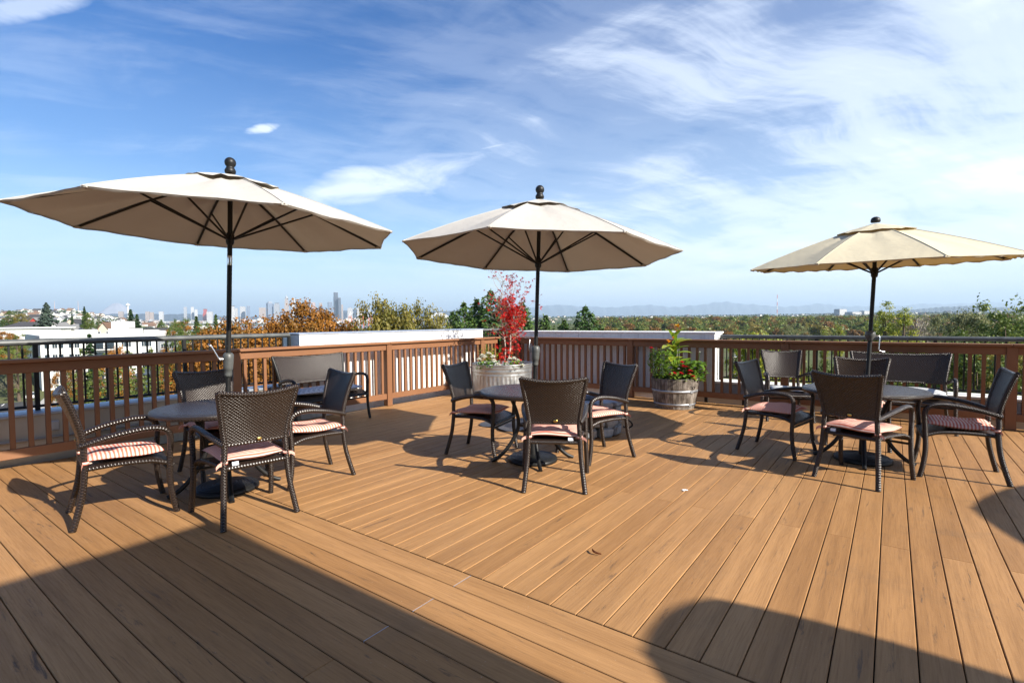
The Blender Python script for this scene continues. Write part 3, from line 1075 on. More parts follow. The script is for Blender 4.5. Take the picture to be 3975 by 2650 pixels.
    MB().tube([(0, 0, .06), (0, 0, .20), (0, 0, .215)], [.036, .030, .026], 14).build('base_collar', M['black_metal'], t)
    return t


make_parasol('large off-white parasol with a ball finial over the left table', (-2.43, 4.31), (-2.346, 4.322, 2.187), 1.379, -.724 + math.pi / 4, (.033, 0.0), .447, crank='left', seed=3, sag=.05, fold=2.4)
make_parasol('off-white parasol with a ball finial over the middle table', (.20, 5.15), (.269, 5.138, 2.058), 1.369, -.458, (.031, .024), .545, crank='back', seed=5, fold=1.5)
make_parasol('cream yellow parasol with a flat cap over the right table', (3.47, 5.05), (3.737, 5.311, 1.952), 1.191, .198, (-.028, -.043), .414, 'canvas_yellow', 'cap', 'right', .02, 7)
make_parasol('tilted parasol right of the camera whose shadow falls on the front boards', (4.45, -.80), (4.645, -1.219, 2.05), 1.37, .909, (-.374, -.89), .5, crank=None, seed=9, pull=-.06)
make_parasol('parasol beyond the right edge whose shadow tip reaches the boards', (7.08, .96), (7.18, 1.02, 2.05), 1.37, .62, (.03, .02), .5, crank=None, seed=10, pull=-.06)


# ------------------------------------------------------------------ stone fire pit and its cover
def irregular_box(sx, sy, sz, r, jit):
    m = MB()
    bm = bmesh.new()
    bmesh.ops.create_cube(bm, size=1.0)
    for v in bm.verts:
        v.co = Vector((v.co.x * sx, v.co.y * sy, v.co.z * sz))
    bmesh.ops.bevel(bm, geom=list(bm.edges), offset=min(sx, sy, sz) * .16, segments=2, affect='EDGES')
    for v in bm.verts:
        v.co += Vector((r.uniform(-jit, jit), r.uniform(-jit, jit), r.uniform(-jit, jit) * .6))
    bm.verts.index_update()
    m.add([tuple(v.co) for v in bm.verts], [tuple(v.index for v in f.verts) for f in bm.faces], None, 0, False)
    bm.free()
    return m


fr = random.Random(21)
pit = thing('fire_pit', 'low round grey stone fire pit behind the middle table', 'fire pit', (.90, 6.48, 0), 0)
MB().lathe([(0, .28), (.26, .28), (.27, .0), (0, 0)], 20).build('bowl', M['dark_gap'], pit)
stones = [irregular_box(.20, .155, .122, fr, .012).mesh('stone', M['stone']) for _ in range(5)]
slabs = [irregular_box(.235, .235, .058, fr, .007).mesh('cap_slab', M['slab']) for _ in range(3)]
for c_ in range(3):
    n = 12
    for k in range(n):
        a = 2 * math.pi * (k + .5 * c_ + fr.uniform(-.05, .05)) / n
        o = obj('stone', fr.choice(stones), pit, (.375 * math.cos(a), .375 * math.sin(a), .062 + .121 * c_), a + math.pi / 2)
        o.scale = (fr.uniform(.92, 1.1), fr.uniform(.95, 1.15), 1.0)
for k in range(11):
    a = 2 * math.pi * k / 11
    o = obj('cap_slab', fr.choice(slabs), pit, (.36 * math.cos(a), .36 * math.sin(a), .393 + fr.uniform(0, .006)), a + math.pi / 2 + fr.uniform(-.08, .08))
MB().tube(spline([(.42, -.30, .22), (.50, -.36, .20), (.54, -.34, .14), (.49, -.30, .10), (.44, -.30, .12)], 6), .010, 8).build('gas_hose', M['black_metal'], pit)

cov = MB()


def cover_pt(u, v):
    a = 2 * math.pi * u
    w = .40 + .05 * math.sin(3 * a + .5) + .035 * math.sin(5 * a)
    r_ = w * v
    return (r_ * math.cos(a) * 1.1, r_ * math.sin(a) * .95, .004 + .022 * abs(math.sin(2.5 * a + 5 * v)) * v + .012 * (1 - v))


cov.grid(cover_pt, 48, 8)
tag(cov.build('pit_cover', M['vinyl'], None, (.05, 6.90, 0), R(20)), 'dark grey vinyl cover lying crumpled on the boards beside the fire pit', 'cover')

# a curled dead leaf and a white bird dropping on the boards
lf = MB().grid(lambda u, v: (.038 * (u - .5) * 2, .008 * math.sin(math.pi * u) * (2 * v - 1) + .02 * math.sin(u * 3), .006 + .010 * (2 * v - 1) ** 2 + .006 * u), 8, 4)
simple('dead_leaf', (0.20, 0.07, 0.025), 0.7)
tag(lf.build('fallen_leaf', M['dead_leaf'], None, (.50, 3.04, 0.001), 2.2), 'small curled brown dead leaf on the bare boards in front', 'leaf')
sc = MB().grid(lambda u, v: (.022 * (u - .5) * 2, .016 * (2 * v - 1), .003 + .005 * abs(math.sin(4 * u + 3 * v))), 5, 4)
tag(sc.build('bird_dropping', M['white_tag'], None, (1.41, 4.17, 0.001), .4), 'tiny white bird dropping on the bare boards left of the right table', 'dropping')

# ------------------------------------------------------------------ foliage helpers
def np_mesh(name, verts, faces_n, idx, rnd, mats, mat_idx=None, smooth=False):
    """verts (N,3); faces all with faces_n corners, idx flat; rnd per vertex"""
    me = bpy.data.meshes.new(name)
    nv, nf = len(verts), len(idx) // faces_n
    me.vertices.add(nv)
    me.vertices.foreach_set('co', np.asarray(verts, dtype=np.float32).ravel())
    me.loops.add(len(idx))
    me.loops.foreach_set('vertex_index', np.asarray(idx, dtype=np.int32))
    me.polygons.add(nf)
    me.polygons.foreach_set('loop_start', np.arange(0, nf * faces_n, faces_n, dtype=np.int32))
    a = me.attributes.new('rnd', 'FLOAT', 'POINT')
    a.data.foreach_set('value', np.asarray(rnd, dtype=np.float32))
    for m in mats:
        me.materials.append(m)
    me.update(calc_edges=True)
    me.validate()
    return me


def leaf_quads(pos, size, rs, aspect=0.62, up=0.0, dirs=None, tone=None, face=None):
    """kite-shaped leaves at pos, random or given long axis"""
    n = len(pos)
    if dirs is None:
        ax = rs.normal(size=(n, 3))
    else:
        ax = dirs + rs.normal(size=(n, 3)) * .35
    ax /= np.linalg.norm(ax, axis=1, keepdims=True) + 1e-9
    nr = rs.normal(size=(n, 3))
    if face is not None:                     # leaves turned outwards, as they grow
        nr = nr * .55 + face
        nr /= np.linalg.norm(nr, axis=1, keepdims=True) + 1e-9
        if dirs is None:
            ax = ax - nr * (ax * nr).sum(1, keepdims=True)
            ax /= np.linalg.norm(ax, axis=1, keepdims=True) + 1e-9
    nr[:, 2] += up
    sd = np.cross(ax, nr)
    sd /= np.linalg.norm(sd, axis=1, keepdims=True) + 1e-9
    nn = np.cross(sd, ax)
    L = (size * rs.uniform(.7, 1.3, n))[:, None]
    w = L * aspect * .5
    v = np.stack([pos - ax * L * .5, pos + sd * w + nn * w * .25 - ax * L * .05, pos + ax * L * .5, pos - sd * w + nn * w * .25 - ax * L * .05], 1).reshape(-1, 3)
    t = rs.uniform(0, 1, n) if tone is None else np.clip(tone, 0, 1)
    return v, np.repeat(t, 4)


def merge_leaf(name, parts, mats):
    v = np.concatenate([p[0] for p in parts])
    r = np.concatenate([p[1] for p in parts])
    return np_mesh(name, v, 4, np.arange(len(v)), r, mats)


def broadleaf(seed, H=12.0, cr=3.2, base=.25, clumps=70, per=110, leaf=.16, matkey='leaf_green', shape=1.0, clump_r=.55, limbs=14, lobes=5):
    """crown mesh and trunk mesh of one broad-leaved tree, foot at the origin"""
    rs = np.random.RandomState(seed)
    zc, hz = H * (1 + base) / 2, H * (1 - base) / 2
    lob = [(rs.normal(size=3) * [cr * .55, cr * .55, hz * .5], rs.uniform(.45, .75)) for _ in range(lobes)]
    lob.append((np.array([0, 0, hz * .35]), .7))
    cen = []
    while len(cen) < clumps * .42:          # a full, rounded outer shell
        d_ = rs.normal(size=3)
        d_ /= np.linalg.norm(d_)
        if d_[2] < -.35:
            continue
        k = rs.uniform(.78, 1.0) * (1 + .12 * math.sin(4 * d_[0] + seed) * math.sin(5 * d_[1] + 2 * seed))
        cen.append(d_ * k * np.array([cr, cr, hz]) + [0, 0, zc])
    while len(cen) < clumps:
        o, s = lob[rs.randint(len(lob))]
        d_ = rs.normal(size=3)
        d_ /= np.linalg.norm(d_)
        k = rs.uniform(.45, 1.0) ** .6
        p = o * [1, 1, shape] + d_ * k * s * np.array([cr, cr, hz])
        p[2] = np.clip(p[2], -hz, hz * 1.02)
        lim = cr * math.sqrt(max(.03, 1 - (p[2] / (hz * 1.06)) ** 2)) * 1.08
        h = math.hypot(p[0], p[1])
        if h > lim:
            p[:2] *= lim / h
        cen.append(p + [0, 0, zc])
    cen = np.array(cen)
    tone = rs.uniform(0, 1, clumps)
    pos = np.repeat(cen, per, 0)
    off = rs.normal(size=(clumps * per, 3)) * clump_r * .55 * np.repeat(rs.uniform(.6, 1.3, clumps), per)[:, None]
    off[:, 2] *= .75
    pos = pos + off
    tn = np.clip(np.repeat(tone, per) * .55 + rs.uniform(0, .45, len(pos)), 0, 1)
    fo_ = off / (np.linalg.norm(off, axis=1, keepdims=True) + 1e-9)
    fc_ = (pos - [0, 0, zc]) / [cr, cr, hz]
    fc_ = fc_ / (np.linalg.norm(fc_, axis=1, keepdims=True) + 1e-9)
    v, r = leaf_quads(pos, np.full(len(pos), leaf), rs, .8, .15, None, tn, fo_ * .8 + fc_ * .55)
    crown = np_mesh('crown', v, 4, np.arange(len(v)), r, [M[matkey]])
    m = MB()
    tr = H * .018 + .03
    m.tube([(0, 0, -.3), (tr * .4, 0, H * base * .7), (0, tr * .5, zc), (0, 0, H * .88)], [tr * 1.25, tr, tr * .6, tr * .15], 8)
    for k in rs.choice(clumps, min(limbs, clumps), replace=False):
        c_ = Vector(cen[k])
        z0 = min(c_.z * .8, H * rs.uniform(base * .7, .6))
        a = Vector((0, 0, z0))
        m.tube([a, a.lerp(c_, .5) + Vector((0, 0, -.08 * H * .3)), c_], [tr * .42, tr * .25, tr * .08], 5, 0, False)
    return crown, m.mesh('trunk', M['bark'])


def conifer(seed, H=14.0, cr=2.6, matkey='leaf_conifer', tiers=26, per_tier=9, per=16, leaf=.22, droop=.35, base=.06, taper=.85, gaps=.12, tufts=1.0):
    rs = np.random.RandomState(seed)
    P_, S_, D_, T_, N_ = [], [], [], [], []
    m = MB()
    tr = H * .014 + .02
    m.tube([(0, 0, -.3), (0, 0, H * .5), (0, 0, H * .99)], [tr * 1.2, tr * .7, tr * .06], 7)
    for i in range(tiers):
        k = i / (tiers - 1)
        z = H * (base + (1 - base) * k ** .92)
        rad = cr * (1 - k) ** taper * rs.uniform(.78, 1.18) + .04 * cr
        nb = max(4, int(per_tier * (1 - .5 * k)))
        a0 = rs.uniform(0, 6.28)
        for b in range(nb):
            if rs.uniform() < gaps:
                continue
            a = a0 + 6.283 * b / nb + rs.uniform(-.3, .3)
            L = rad * rs.uniform(.7, 1.2)
            dr = np.array([math.cos(a), math.sin(a), 0])
            sag = droop * rs.uniform(.6, 1.3)
            n = max(5, int(per * (.35 + .65 * L / cr)))
            q = rs.uniform(.08, 1.0, n) ** .8
            side = np.array([-dr[1], dr[0], 0])
            wd = (1 - q) * .30 * L + .05 * cr
            lat = rs.uniform(-1, 1, n) * wd
            pz = -sag * L * q ** 1.5 + .28 * sag * L * q ** 4
            pos = dr[None] * (L * q)[:, None] + side[None] * lat[:, None]
            pos[:, 2] += z + pz - np.abs(lat) * .25 - rs.uniform(0, .11, n) * cr
            P_.append(pos)
            S_.append(np.full(n, leaf * (1 - .35 * k)))
            dd = dr[None] * .8 + side[None] * np.sign(lat)[:, None] * .5
            dd[:, 2] -= .35 * tufts
            D_.append(dd)
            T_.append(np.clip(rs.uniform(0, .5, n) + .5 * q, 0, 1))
            N_.append(np.tile(dr * .7 + [0, 0, .75], (n, 1)))
            if i % 3 == 0 and b % 2 == 0:
                m.tube([(0, 0, z), tuple(dr * L * .85 + [0, 0, z - sag * L * .55])], [tr * .25, tr * .06], 4, 0, False)
    n = 14
    P_.append(np.stack([rs.normal(size=n) * .03 * cr, rs.normal(size=n) * .03 * cr, H * rs.uniform(.94, 1.01, n)], 1))
    S_.append(np.full(n, leaf * .6))
    D_.append(np.tile([0.0, 0, 1.0], (n, 1)))
    T_.append(rs.uniform(.4, 1, n))
    N_.append(rs.normal(size=(n, 3)))
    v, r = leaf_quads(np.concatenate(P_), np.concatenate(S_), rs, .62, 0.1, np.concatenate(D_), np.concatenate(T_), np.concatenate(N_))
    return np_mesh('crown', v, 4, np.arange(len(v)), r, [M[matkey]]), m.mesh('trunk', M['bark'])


def plant_tree(kind, name, label, loc, group=None, scale=1.0, rz=None, sz=None):
    crown, trunk = kind
    t = thing(name, label, 'tree', loc, rng.uniform(0, 6.28) if rz is None else rz, group)
    s = scale
    t.scale = (s, s, s if sz is None else sz)
    obj('crown', crown, t)
    obj('trunk', trunk, t)
    return t


# ------------------------------------------------------------------ galvanised stock tank
def galvanised():
    m, t, b = mat('galvanised', (0.50, 0.52, 0.53), 0.36, 0.5, 0.78)
    n = t.noise(tc(t), 9, 4, 0.6)
    n2 = t.noise(tc(t), 2.2, 3, 0.5)
    c_ = t.mix(t.ramp(n, [(0.3, 0.0), (0.7, 1.0)]), (0.34, 0.36, 0.37), (0.46, 0.48, 0.49))
    c_ = t.mix(t.math('MULTIPLY', t.ramp(n2, [(0.5, 0.0), (0.75, 1.0)]), 0.15), c_, (0.36, 0.34, 0.31))
    t.link(c_, b.inputs['Base Color'])
    t.link(t.ramp(n, [(0.3, 0.28), (0.7, 0.50)]), b.inputs['Roughness'])
    M['galvanised'] = m


galvanised()
TX, TY, TR = -.19, 9.64, .575
tank = thing('stock_tank', 'round corrugated galvanised stock tank planter in the far corner', 'planter', (TX, TY, 0))
prof = [(.0, .055), (.52, .055), (.548, .06), (.552, .085), (.546, .11), (.556, .125), (.552, .14)]
flute0 = len(prof)
prof += [(.550, .16), (.550, .20), (.550, .30), (.550, .40), (.551, .42)]
flute1 = len(prof)
prof += [(.556, .435), (.548, .45), (.556, .475), (.566, .50), (.556, .525), (.560, .545), (.570, .57), (.560, .595), (.566, .607), (.575, .61), (.577, .622), (.566, .626), (.560, .612), (.556, .56), (.545, .50), (.0, .50)]
flut = lambda a, i: (.008 * math.sin(a * 44) if flute0 < i < flute1 - 1 else 0)
MB().lathe(prof, 264, mod=flut).build('tub', M['galvanised'], tank)
MB().lathe([(0, .545), (.30, .548), (.552, .535)], 32).build('soil', M['soil'], tank)
for a in (-2.2, -.7, .9, 2.4):
    MB().cbox(-.09, .09, -.045, .045, 0, .054, .003).build('wood_block', M['rail_wood'], tank, (.42 * math.cos(a), .42 * math.sin(a), 0), a)
h_ = MB().tube(spline([(-.05, 0, 0), (-.05, -.03, .01), (0, -.035, -.03), (.05, -.03, .01), (.05, 0, 0)], 5), .006, 6)
h_.build('handle', M['galvanised'], tank, (-.60 * .955, -.02, .54), R(-90))


# ------------------------------------------------------------------ red Japanese maple in the tank
def star_leaves(pos, size, rs, tone):
    """seven-lobed maple leaves as fans"""
    vs, idx, rn = [], [], []
    for p, s, tn in zip(pos, size, tone):
        nr = rs.normal(size=3)
        nr[2] = abs(nr[2]) + .4
        nr /= np.linalg.norm(nr)
        ax = np.cross(nr, rs.normal(size=3))
        ax /= np.linalg.norm(ax)
        sd = np.cross(nr, ax)
        b = len(vs)
        vs.append(p)
        ring = []
        for k in range(15):
            a = -2.6 + 5.2 * k / 14
            q = (1.0 - .25 * abs(a) / 2.6) if k % 2 else .30
            vs.append(p + s * (ax * math.cos(a) + sd * math.sin(a)) * q - nr * s * .18 * q * q)
        for k in range(14):
            idx += [b, b + 1 + k, b + 2 + k]
        rn += [tn] * 16
    return np.array(vs), idx, rn


def red_maple():
    rs = np.random.RandomState(4)
    t = thing('maple_tree', 'slender red-leaved maple tree growing in the galvanised tank', 'tree', (TX + .06, TY - .06, .54))
    m = MB()
    tips = []
    stems = [spline([(0, 0, -.02), (-.01, 0, .12), (.005, .0, .35), (-.02, .01, .62), (-.05, 0, .80), (-.03, .02, 1.05), (-.05, 0, 1.35), (-.02, 0, 1.62)], 5),
             spline([(0, 0, .06), (.07, -.01, .20), (.10, 0, .42), (.105, .01, .72), (.15, 0, .86), (.17, .02, 1.0), (.14, 0, 1.25)], 5),
             spline([(-.02, .01, .66), (.015, .02, .76), (.01, .0, .92), (-.01, 0, 1.08)], 4)]
    for i, st in enumerate(stems):
        m.tube(st, [.017 * (1 - .8 * k / len(st)) * (1 if i < 2 else .7) for k in range(len(st))], 7)
    def twig(p, d_, L, depth, rad):
        d_ = d_ / np.linalg.norm(d_)
        pts = [Vector(p)]
        q = np.array(p, float)
        dd = d_.copy()
        for k in range(4):
            dd = dd + rs.normal(size=3) * .22 + np.array([0, 0, .04])
            dd /= np.linalg.norm(dd)
            q = q + dd * L / 4
            pts.append(Vector(q))
        m.tube(pts, [rad * (1 - .2 * k) for k in range(5)], 4, 0, False)
        tips.append((q.copy(), depth))
        if depth:
            for k in range(rs.randint(2, 4)):
                j = rs.randint(1, 5)
                twig(np.array(pts[j]), dd + rs.normal(size=3) * .75, L * rs.uniform(.45, .75), depth - 1, rad * .6)
    for st, lo in ((stems[0], .35), (stems[1], .30), (stems[2], .2)):
        for k in range(15):
            j = int(len(st) * rs.uniform(lo, .99))
            a = rs.uniform(0, 6.28)
            up = .35 + 1.1 * (st[j].z / 1.7)
            twig(np.array(st[j]), np.array([math.cos(a), math.sin(a) * .8, up]), rs.uniform(.22, .42), 2, .0048)
    for a, z, L in ((math.pi * .97, .52, .42), (math.pi, 1.35, .50), (math.pi * .9, 1.15, .40), (.3, 1.2, .45), (0.05, .30, .28), (-.1, .55, .3)):
        twig(np.array([-.02, 0, z]), np.array([math.cos(a), math.sin(a) * .4, .5]), L, 2, .006)
    m.build('trunk', M['pale_bark'], t)
    pos, size, tone = [], [], []
    for q, dep in tips:
        if q[2] > 1.70:
            keep = .18
        elif q[2] > 1.3:
            keep = .45 if q[0] > 0 else .10
        else:
            keep = .8 if q[0] > -.06 else .12
        for _ in range(5):
            if rs.uniform() < keep:
                pos.append(q + rs.normal(size=3) * .028)
                size.append(rs.uniform(.028, .048))
                tone.append(rs.uniform(0, 1) * (.55 if q[2] > 1.35 else 1))
    def clump(cx, cy, cz, n, s):
        for _ in range(n):
            pos.append(np.array([cx, cy, cz]) + rs.normal(size=3) * s)
            size.append(rs.uniform(.034, .056))
            tone.append(rs.uniform(.3, 1))
    for cx, cz, n, s in ((.12, 1.08, 46, .085), (.20, .98, 38, .08), (.02, .98, 22, .06), (.10, .80, 40, .07), (.05, .62, 24, .06), (.17, .55, 24, .06), (-.12, .20, 26, .055), (.06, .18, 20, .05),
                         (-.02, .30, 12, .04), (.24, .10, 22, .045), (.08, .36, 14, .05), (.22, .38, 16, .05), (-.14, .42, 10, .04), (.27, .33, 8, .04)):
        clump(cx, -.02, cz, n, s)
    v, idx, rn = star_leaves(pos, size, rs, tone)
    obj('foliage', np_mesh('foliage', v, 3, idx, rn, [M['leaf_red']]), t)


red_maple()


# ------------------------------------------------------------------ small plants
def leaf_blade(L, w, bend, r, fold=.25, n=8):
    """grid of one long leaf along +y, arching down"""
    def fn(u, v):
        k = v
        wd = w * math.sin(math.pi * min(1, k * .94 + .06)) ** .75
        s = 2 * u - 1
        return (s * wd, L * k * math.cos(bend * k * .7), L * k * math.sin(.9 - bend * k) * .7 + abs(s) * wd * fold)
    return fn


def leafy_mesh(name, blades, matkey):
    """blades: (position, yaw, pitch, L, w, bend, tone)"""
    v, idx, rn = [], [], []
    for p, yaw, pit, L, w, bend, tone in blades:
        Mx = Matrix.Translation(p) @ Matrix.Rotation(yaw, 4, 'Z') @ Matrix.Rotation(pit, 4, 'X')
        nv, nu = 6, 2
        b = len(v)
        for j in range(nv + 1):
            k = j / nv
            wd = w * max(.06, math.sin(math.pi * (k * .93 + .06))) ** .8
            a = bend * k
            y = L * k * (1 - .12 * a)
            z = -L * k * k * bend * .5
            for i in range(nu + 1):
                s = i - 1
                v.append(tuple(Mx @ Vector((s * wd, y, z + abs(s) * wd * .28))))
                rn.append(min(1, max(0, tone + .12 * k)))
        for j in range(nv):
            for i in range(nu):
                a = b + j * (nu + 1) + i
                idx += [a, a + 1, a + nu + 2, a + nu + 1]
    return np_mesh(name, np.array(v), 4, idx, rn, [M[matkey]])


def blossom(m, c_, r, rs, petals=9):
    """rounded double flower made of cupped petals"""
    out = []
    for lay in range(3):
        for k in range(petals - lay * 2):
            a = 6.283 * k / (petals - lay * 2) + lay * .4 + rs.uniform(-.2, .2)
            out.append((Vector(c_), a, R(20 + lay * 28) + rs.uniform(-.15, .15), r * (1 - .16 * lay), r * .42, .5, rs.uniform(.2, 1)))
    m.extend(out)


def flower_clump(name, label, loc, spots, r, petal, leafkey='leaf_fresh', leafn=70, spread=.14, seed=1, group=None, leafL=.05, h=.10, cat='plant'):
    rs = random.Random(seed)
    t = thing(name, label, cat, loc, 0, group)
    bl = []
    for _ in range(leafn):
        a, q = rs.uniform(0, 6.28), rs.uniform(0, 1) ** .5 * spread
        p_ = Vector((q * math.cos(a), q * math.sin(a), rs.uniform(.0, h)))
        bl.append((p_, rs.uniform(0, 6.28), R(rs.uniform(-10, 55)), leafL * rs.uniform(.7, 1.3), leafL * .38, rs.uniform(.3, 1.0), rs.uniform(0, .9)))
    obj('leaves', leafy_mesh('leaves', bl, leafkey), t)
    for sx, sy, sz in spots:
        fl = []
        blossom(fl, (0, 0, 0), r, rs)
        obj('flower', leafy_mesh('flower', fl, petal), t, (sx, sy, sz), rs.uniform(0, 6))
    st = MB()
    for sx, sy, sz in spots:
        st.tube([(sx * .5, sy * .5, -.02), (sx, sy, sz)], .004, 4, 0, False)
    st.build('stems', M['leaf_fresh'], t)
    return t


flower_clump('begonia', 'clump of large white begonias at the left of the tank', (TX - .24, TY - .36, .55),
             [(-.14, -.03, .12), (-.10, .08, .16), (-.02, -.08, .07), (.0, .04, .19), (.07, .02, .15), (.09, -.06, .10), (.02, -.12, .02), (.15, -.10, .05), (-.06, -.02, .15)], .058, 'petal_white', leafn=110, spread=.19, seed=3, group='white begonias in the tank').scale = (1.15, 1.15, 1.35)
flower_clump('begonia', 'clump of white begonias at the right of the tank', (TX + .20, TY - .38, .55),
             [(-.10, -.02, .06), (-.04, .05, .12), (.08, .04, .10), (.15, -.05, .04), (.02, .08, .13)], .054, 'petal_white', leafn=80, spread=.17, seed=4, group='white begonias in the tank').scale = (1.15, 1.15, 1.3)
rs_ = random.Random(8)
t = thing('wispy_plant', 'yellowing tall wispy plant behind the white begonias', 'plant', (TX - .24, TY - .08, .54))
bl = []
for _ in range(120):
    a = rs_.uniform(0, 6.28)
    z = rs_.uniform(.02, .34)
    bl.append((Vector((rs_.uniform(-.17, .17), rs_.uniform(-.1, .1), z)), a, R(rs_.uniform(0, 65)), rs_.uniform(.06, .15), .010, rs_.uniform(.2, 1.2), rs_.uniform(.3, 1)))
obj('leaves', leafy_mesh('leaves', bl, 'leaf_yellow'), t)
st = MB()
for _ in range(12):
    x, y = rs_.uniform(-.16, .16), rs_.uniform(-.08, .08)
    st.tube([(x * .4, y * .4, 0), (x, y, .22), (x * 1.5, y * 1.3, .42)], [.004, .003, .0015], 4, 0, False)
st.build('stems', M['leaf_yellow'], t)


# ------------------------------------------------------------------ half wine barrel and its plants
def barrel_wood():
    m, t, b = mat('barrel_wood', rough=0.85, spec=0.15)
    oc = tc(t)
    rnd = t.node('ShaderNodeObjectInfo').outputs['Random']
    v = t.vmath('ADD', oc, t.comb(t.math('MULTIPLY', rnd, 9), rnd, t.math('MULTIPLY', rnd, 5)))
    g = t.noise(t.mapping(v, scale=(9, 9, 1.2)), 4, 6, 0.7, .2)
    pt = t.noise(v, 5, 4, 0.65)
    c_ = t.mix(t.ramp(g, [(0.35, 0.0), (0.65, 1.0)]), (0.12, 0.10, 0.085), (0.34, 0.30, 0.26))
    c_ = t.mix(t.ramp(pt, [(0.40, 0.0), (0.62, 1.0)]), t.mix(1.0, c_, (0.42, 0.40, 0.38), 'MULTIPLY'), c_)
    t.link(c_, b.inputs['Base Color'])
    t.link(t.bump(g, 0.5, 0.004), b.inputs['Normal'])
    M['barrel_wood'] = m


barrel_wood()
BX, BY, BH = 2.62, 8.26, .475
barrel = thing('barrel_planter', 'weathered half wine barrel planter with steel hoops by the right railing', 'planter', (BX, BY, 0))
NS = 26


def br(z):
    return .305 + .058 * math.sin(min(1, z / BH) * math.pi / 2)


sv = MB()
da = math.pi / NS * .972
rows_ = [0, .1, .2, .3, .4, BH]
vs = []
for z in rows_:
    r0 = br(z)
    vs += [(r0 * math.cos(-da), r0 * math.sin(-da), z), ((r0 + .003) * 1.0, 0, z), (r0 * math.cos(da), r0 * math.sin(da), z), ((r0 - .026) * math.cos(da), (r0 - .026) * math.sin(da), z), ((r0 - .026) * math.cos(-da), (r0 - .026) * math.sin(-da), z)]
fs = []
for i in range(len(rows_) - 1):
    for j in range(5):
        a, b = i * 5 + j, i * 5 + (j + 1) % 5
        fs.append((a, b, b + 5, a + 5))
fs += [(4, 3, 2, 1, 0), tuple(25 + k for k in range(5))]
sv.add(vs, fs, None, 0, False)
svm = sv.mesh('stave', M['barrel_wood'])
for k in range(NS):
    o = obj('stave', svm, barrel, (0, 0, rng.uniform(-.0, .006)), 2 * math.pi * k / NS)
for z0, z1 in ((.055, .092), (.262, .302)):
    MB().lathe([(br(z0) + .001, z0), (br(z0) + .0055, z0), (br(z1) + .0055, z1), (br(z1) + .001, z1)], 52).build('hoop', M['hoop'], barrel)
    a = R(-62)
    MB().cbox(-.03, .03, -.004, .004, z0 - .002, z1 + .002, .001).build('hoop_plate', M['hoop'], barrel, ((br(z0) + .009) * math.cos(a), (br(z0) + .009) * math.sin(a), 0), a + math.pi / 2)
MB().lathe([(.335, BH - .05), (.345, BH + .008), (.330, BH + .010), (.322, BH - .05), (0, BH - .045)], 40).build('liner', M['black_metal'], barrel)
MB().lathe([(0, BH - .02), (.2, BH - .015), (.324, BH - .04)], 24).build('soil', M['soil'], barrel)
# stamped letters on the staves
fc = bpy.data.curves.new('stamp', 'FONT')
fc.body = 'OCV'
fc.size = .062
fc.extrude = .0008
fc.align_x = 'CENTER'
fo = bpy.data.objects.new('stamp_tmp', fc)
col.objects.link(fo)
bpy.context.view_layer.update()
fm = bpy.data.meshes.new_from_object(fo.evaluated_get(bpy.context.evaluated_depsgraph_get()))
bpy.data.objects.remove(fo)
fm.materials.clear()
fm.materials.append(M['dark_gap'])
for v in fm.vertices:
    a = R(-59) + v.co.x / .365
    z = .325 + v.co.y
    r0 = br(z) + .0045 + v.co.z
    v.co = Vector((r0 * math.cos(a), r0 * math.sin(a), z))
obj('stamp', fm, barrel)

# canna lily
rs_ = random.Random(5)
t = thing('canna_lily', 'tall canna lily with broad green leaves and orange blooms in the barrel', 'plant', (BX - .0, BY + .03, BH - .03))
st = MB()
for x, top in ((.0, .62), (.03, .86), (.06, .55)):
    st.tube([(x * .5, 0, 0), (x, 0, top * .5), (x * 1.2 + .01, -.01, top)], [.012, .010, .005], 6)
st.build('stems', M['leaf_canna'], t)
spec = [(.50, 2.2, 25, .34, .075), (.42, 1.2, 38, .30, .07), (.34, 2.6, 20, .30, .065), (.22, -1.4, 30, .32, .075), (.28, -.9, 45, .26, .06), (.20, 2.9, 35, .28, .06), (.16, -2.4, 30, .27, .07),
        (.58, -1.1, 40, .26, .05), (.62, 2.0, 60, .24, .045), (.70, -1.8, 55, .20, .04), (.45, -2.2, 50, .24, .05), (.30, 1.6, 55, .30, .065), (.12, -.6, 20, .26, .06), (.10, 1.0, 25, .24, .055), (.38, .2, 45, .26, .055), (.15, 3.1, 15, .22, .05)]
for z, yaw, pit, L, w in spec + [(z_ + .06, a_ + 1.7, p_ + 8, L_ * .9, w_) for z_, a_, p_, L_, w_ in spec[::2]]:
    lm = leafy_mesh('leaf', [(Vector((0, 0, 0)), yaw, R(pit), L, w * 1.25, rs_.uniform(.3, 1.1), rs_.uniform(.15, .95))], 'leaf_canna')
    obj('leaf', lm, t, (.02, 0, z))
for p_, r_ in (((-.10, -.05, .60), .055), ((.055, -.02, .84), .06), ((-.03, -.03, .66), .04), ((.04, -.01, .77), .035)):
    fl = []
    for k in range(9):
        fl.append((Vector((0, 0, 0)), rs_.uniform(0, 6.28), R(rs_.uniform(10, 75)), r_ * rs_.uniform(.8, 1.3), r_ * .36, rs_.uniform(.2, .9), rs_.uniform(0, 1)))
    obj('bloom', leafy_mesh('bloom', fl, 'petal_orange'), t, p_)
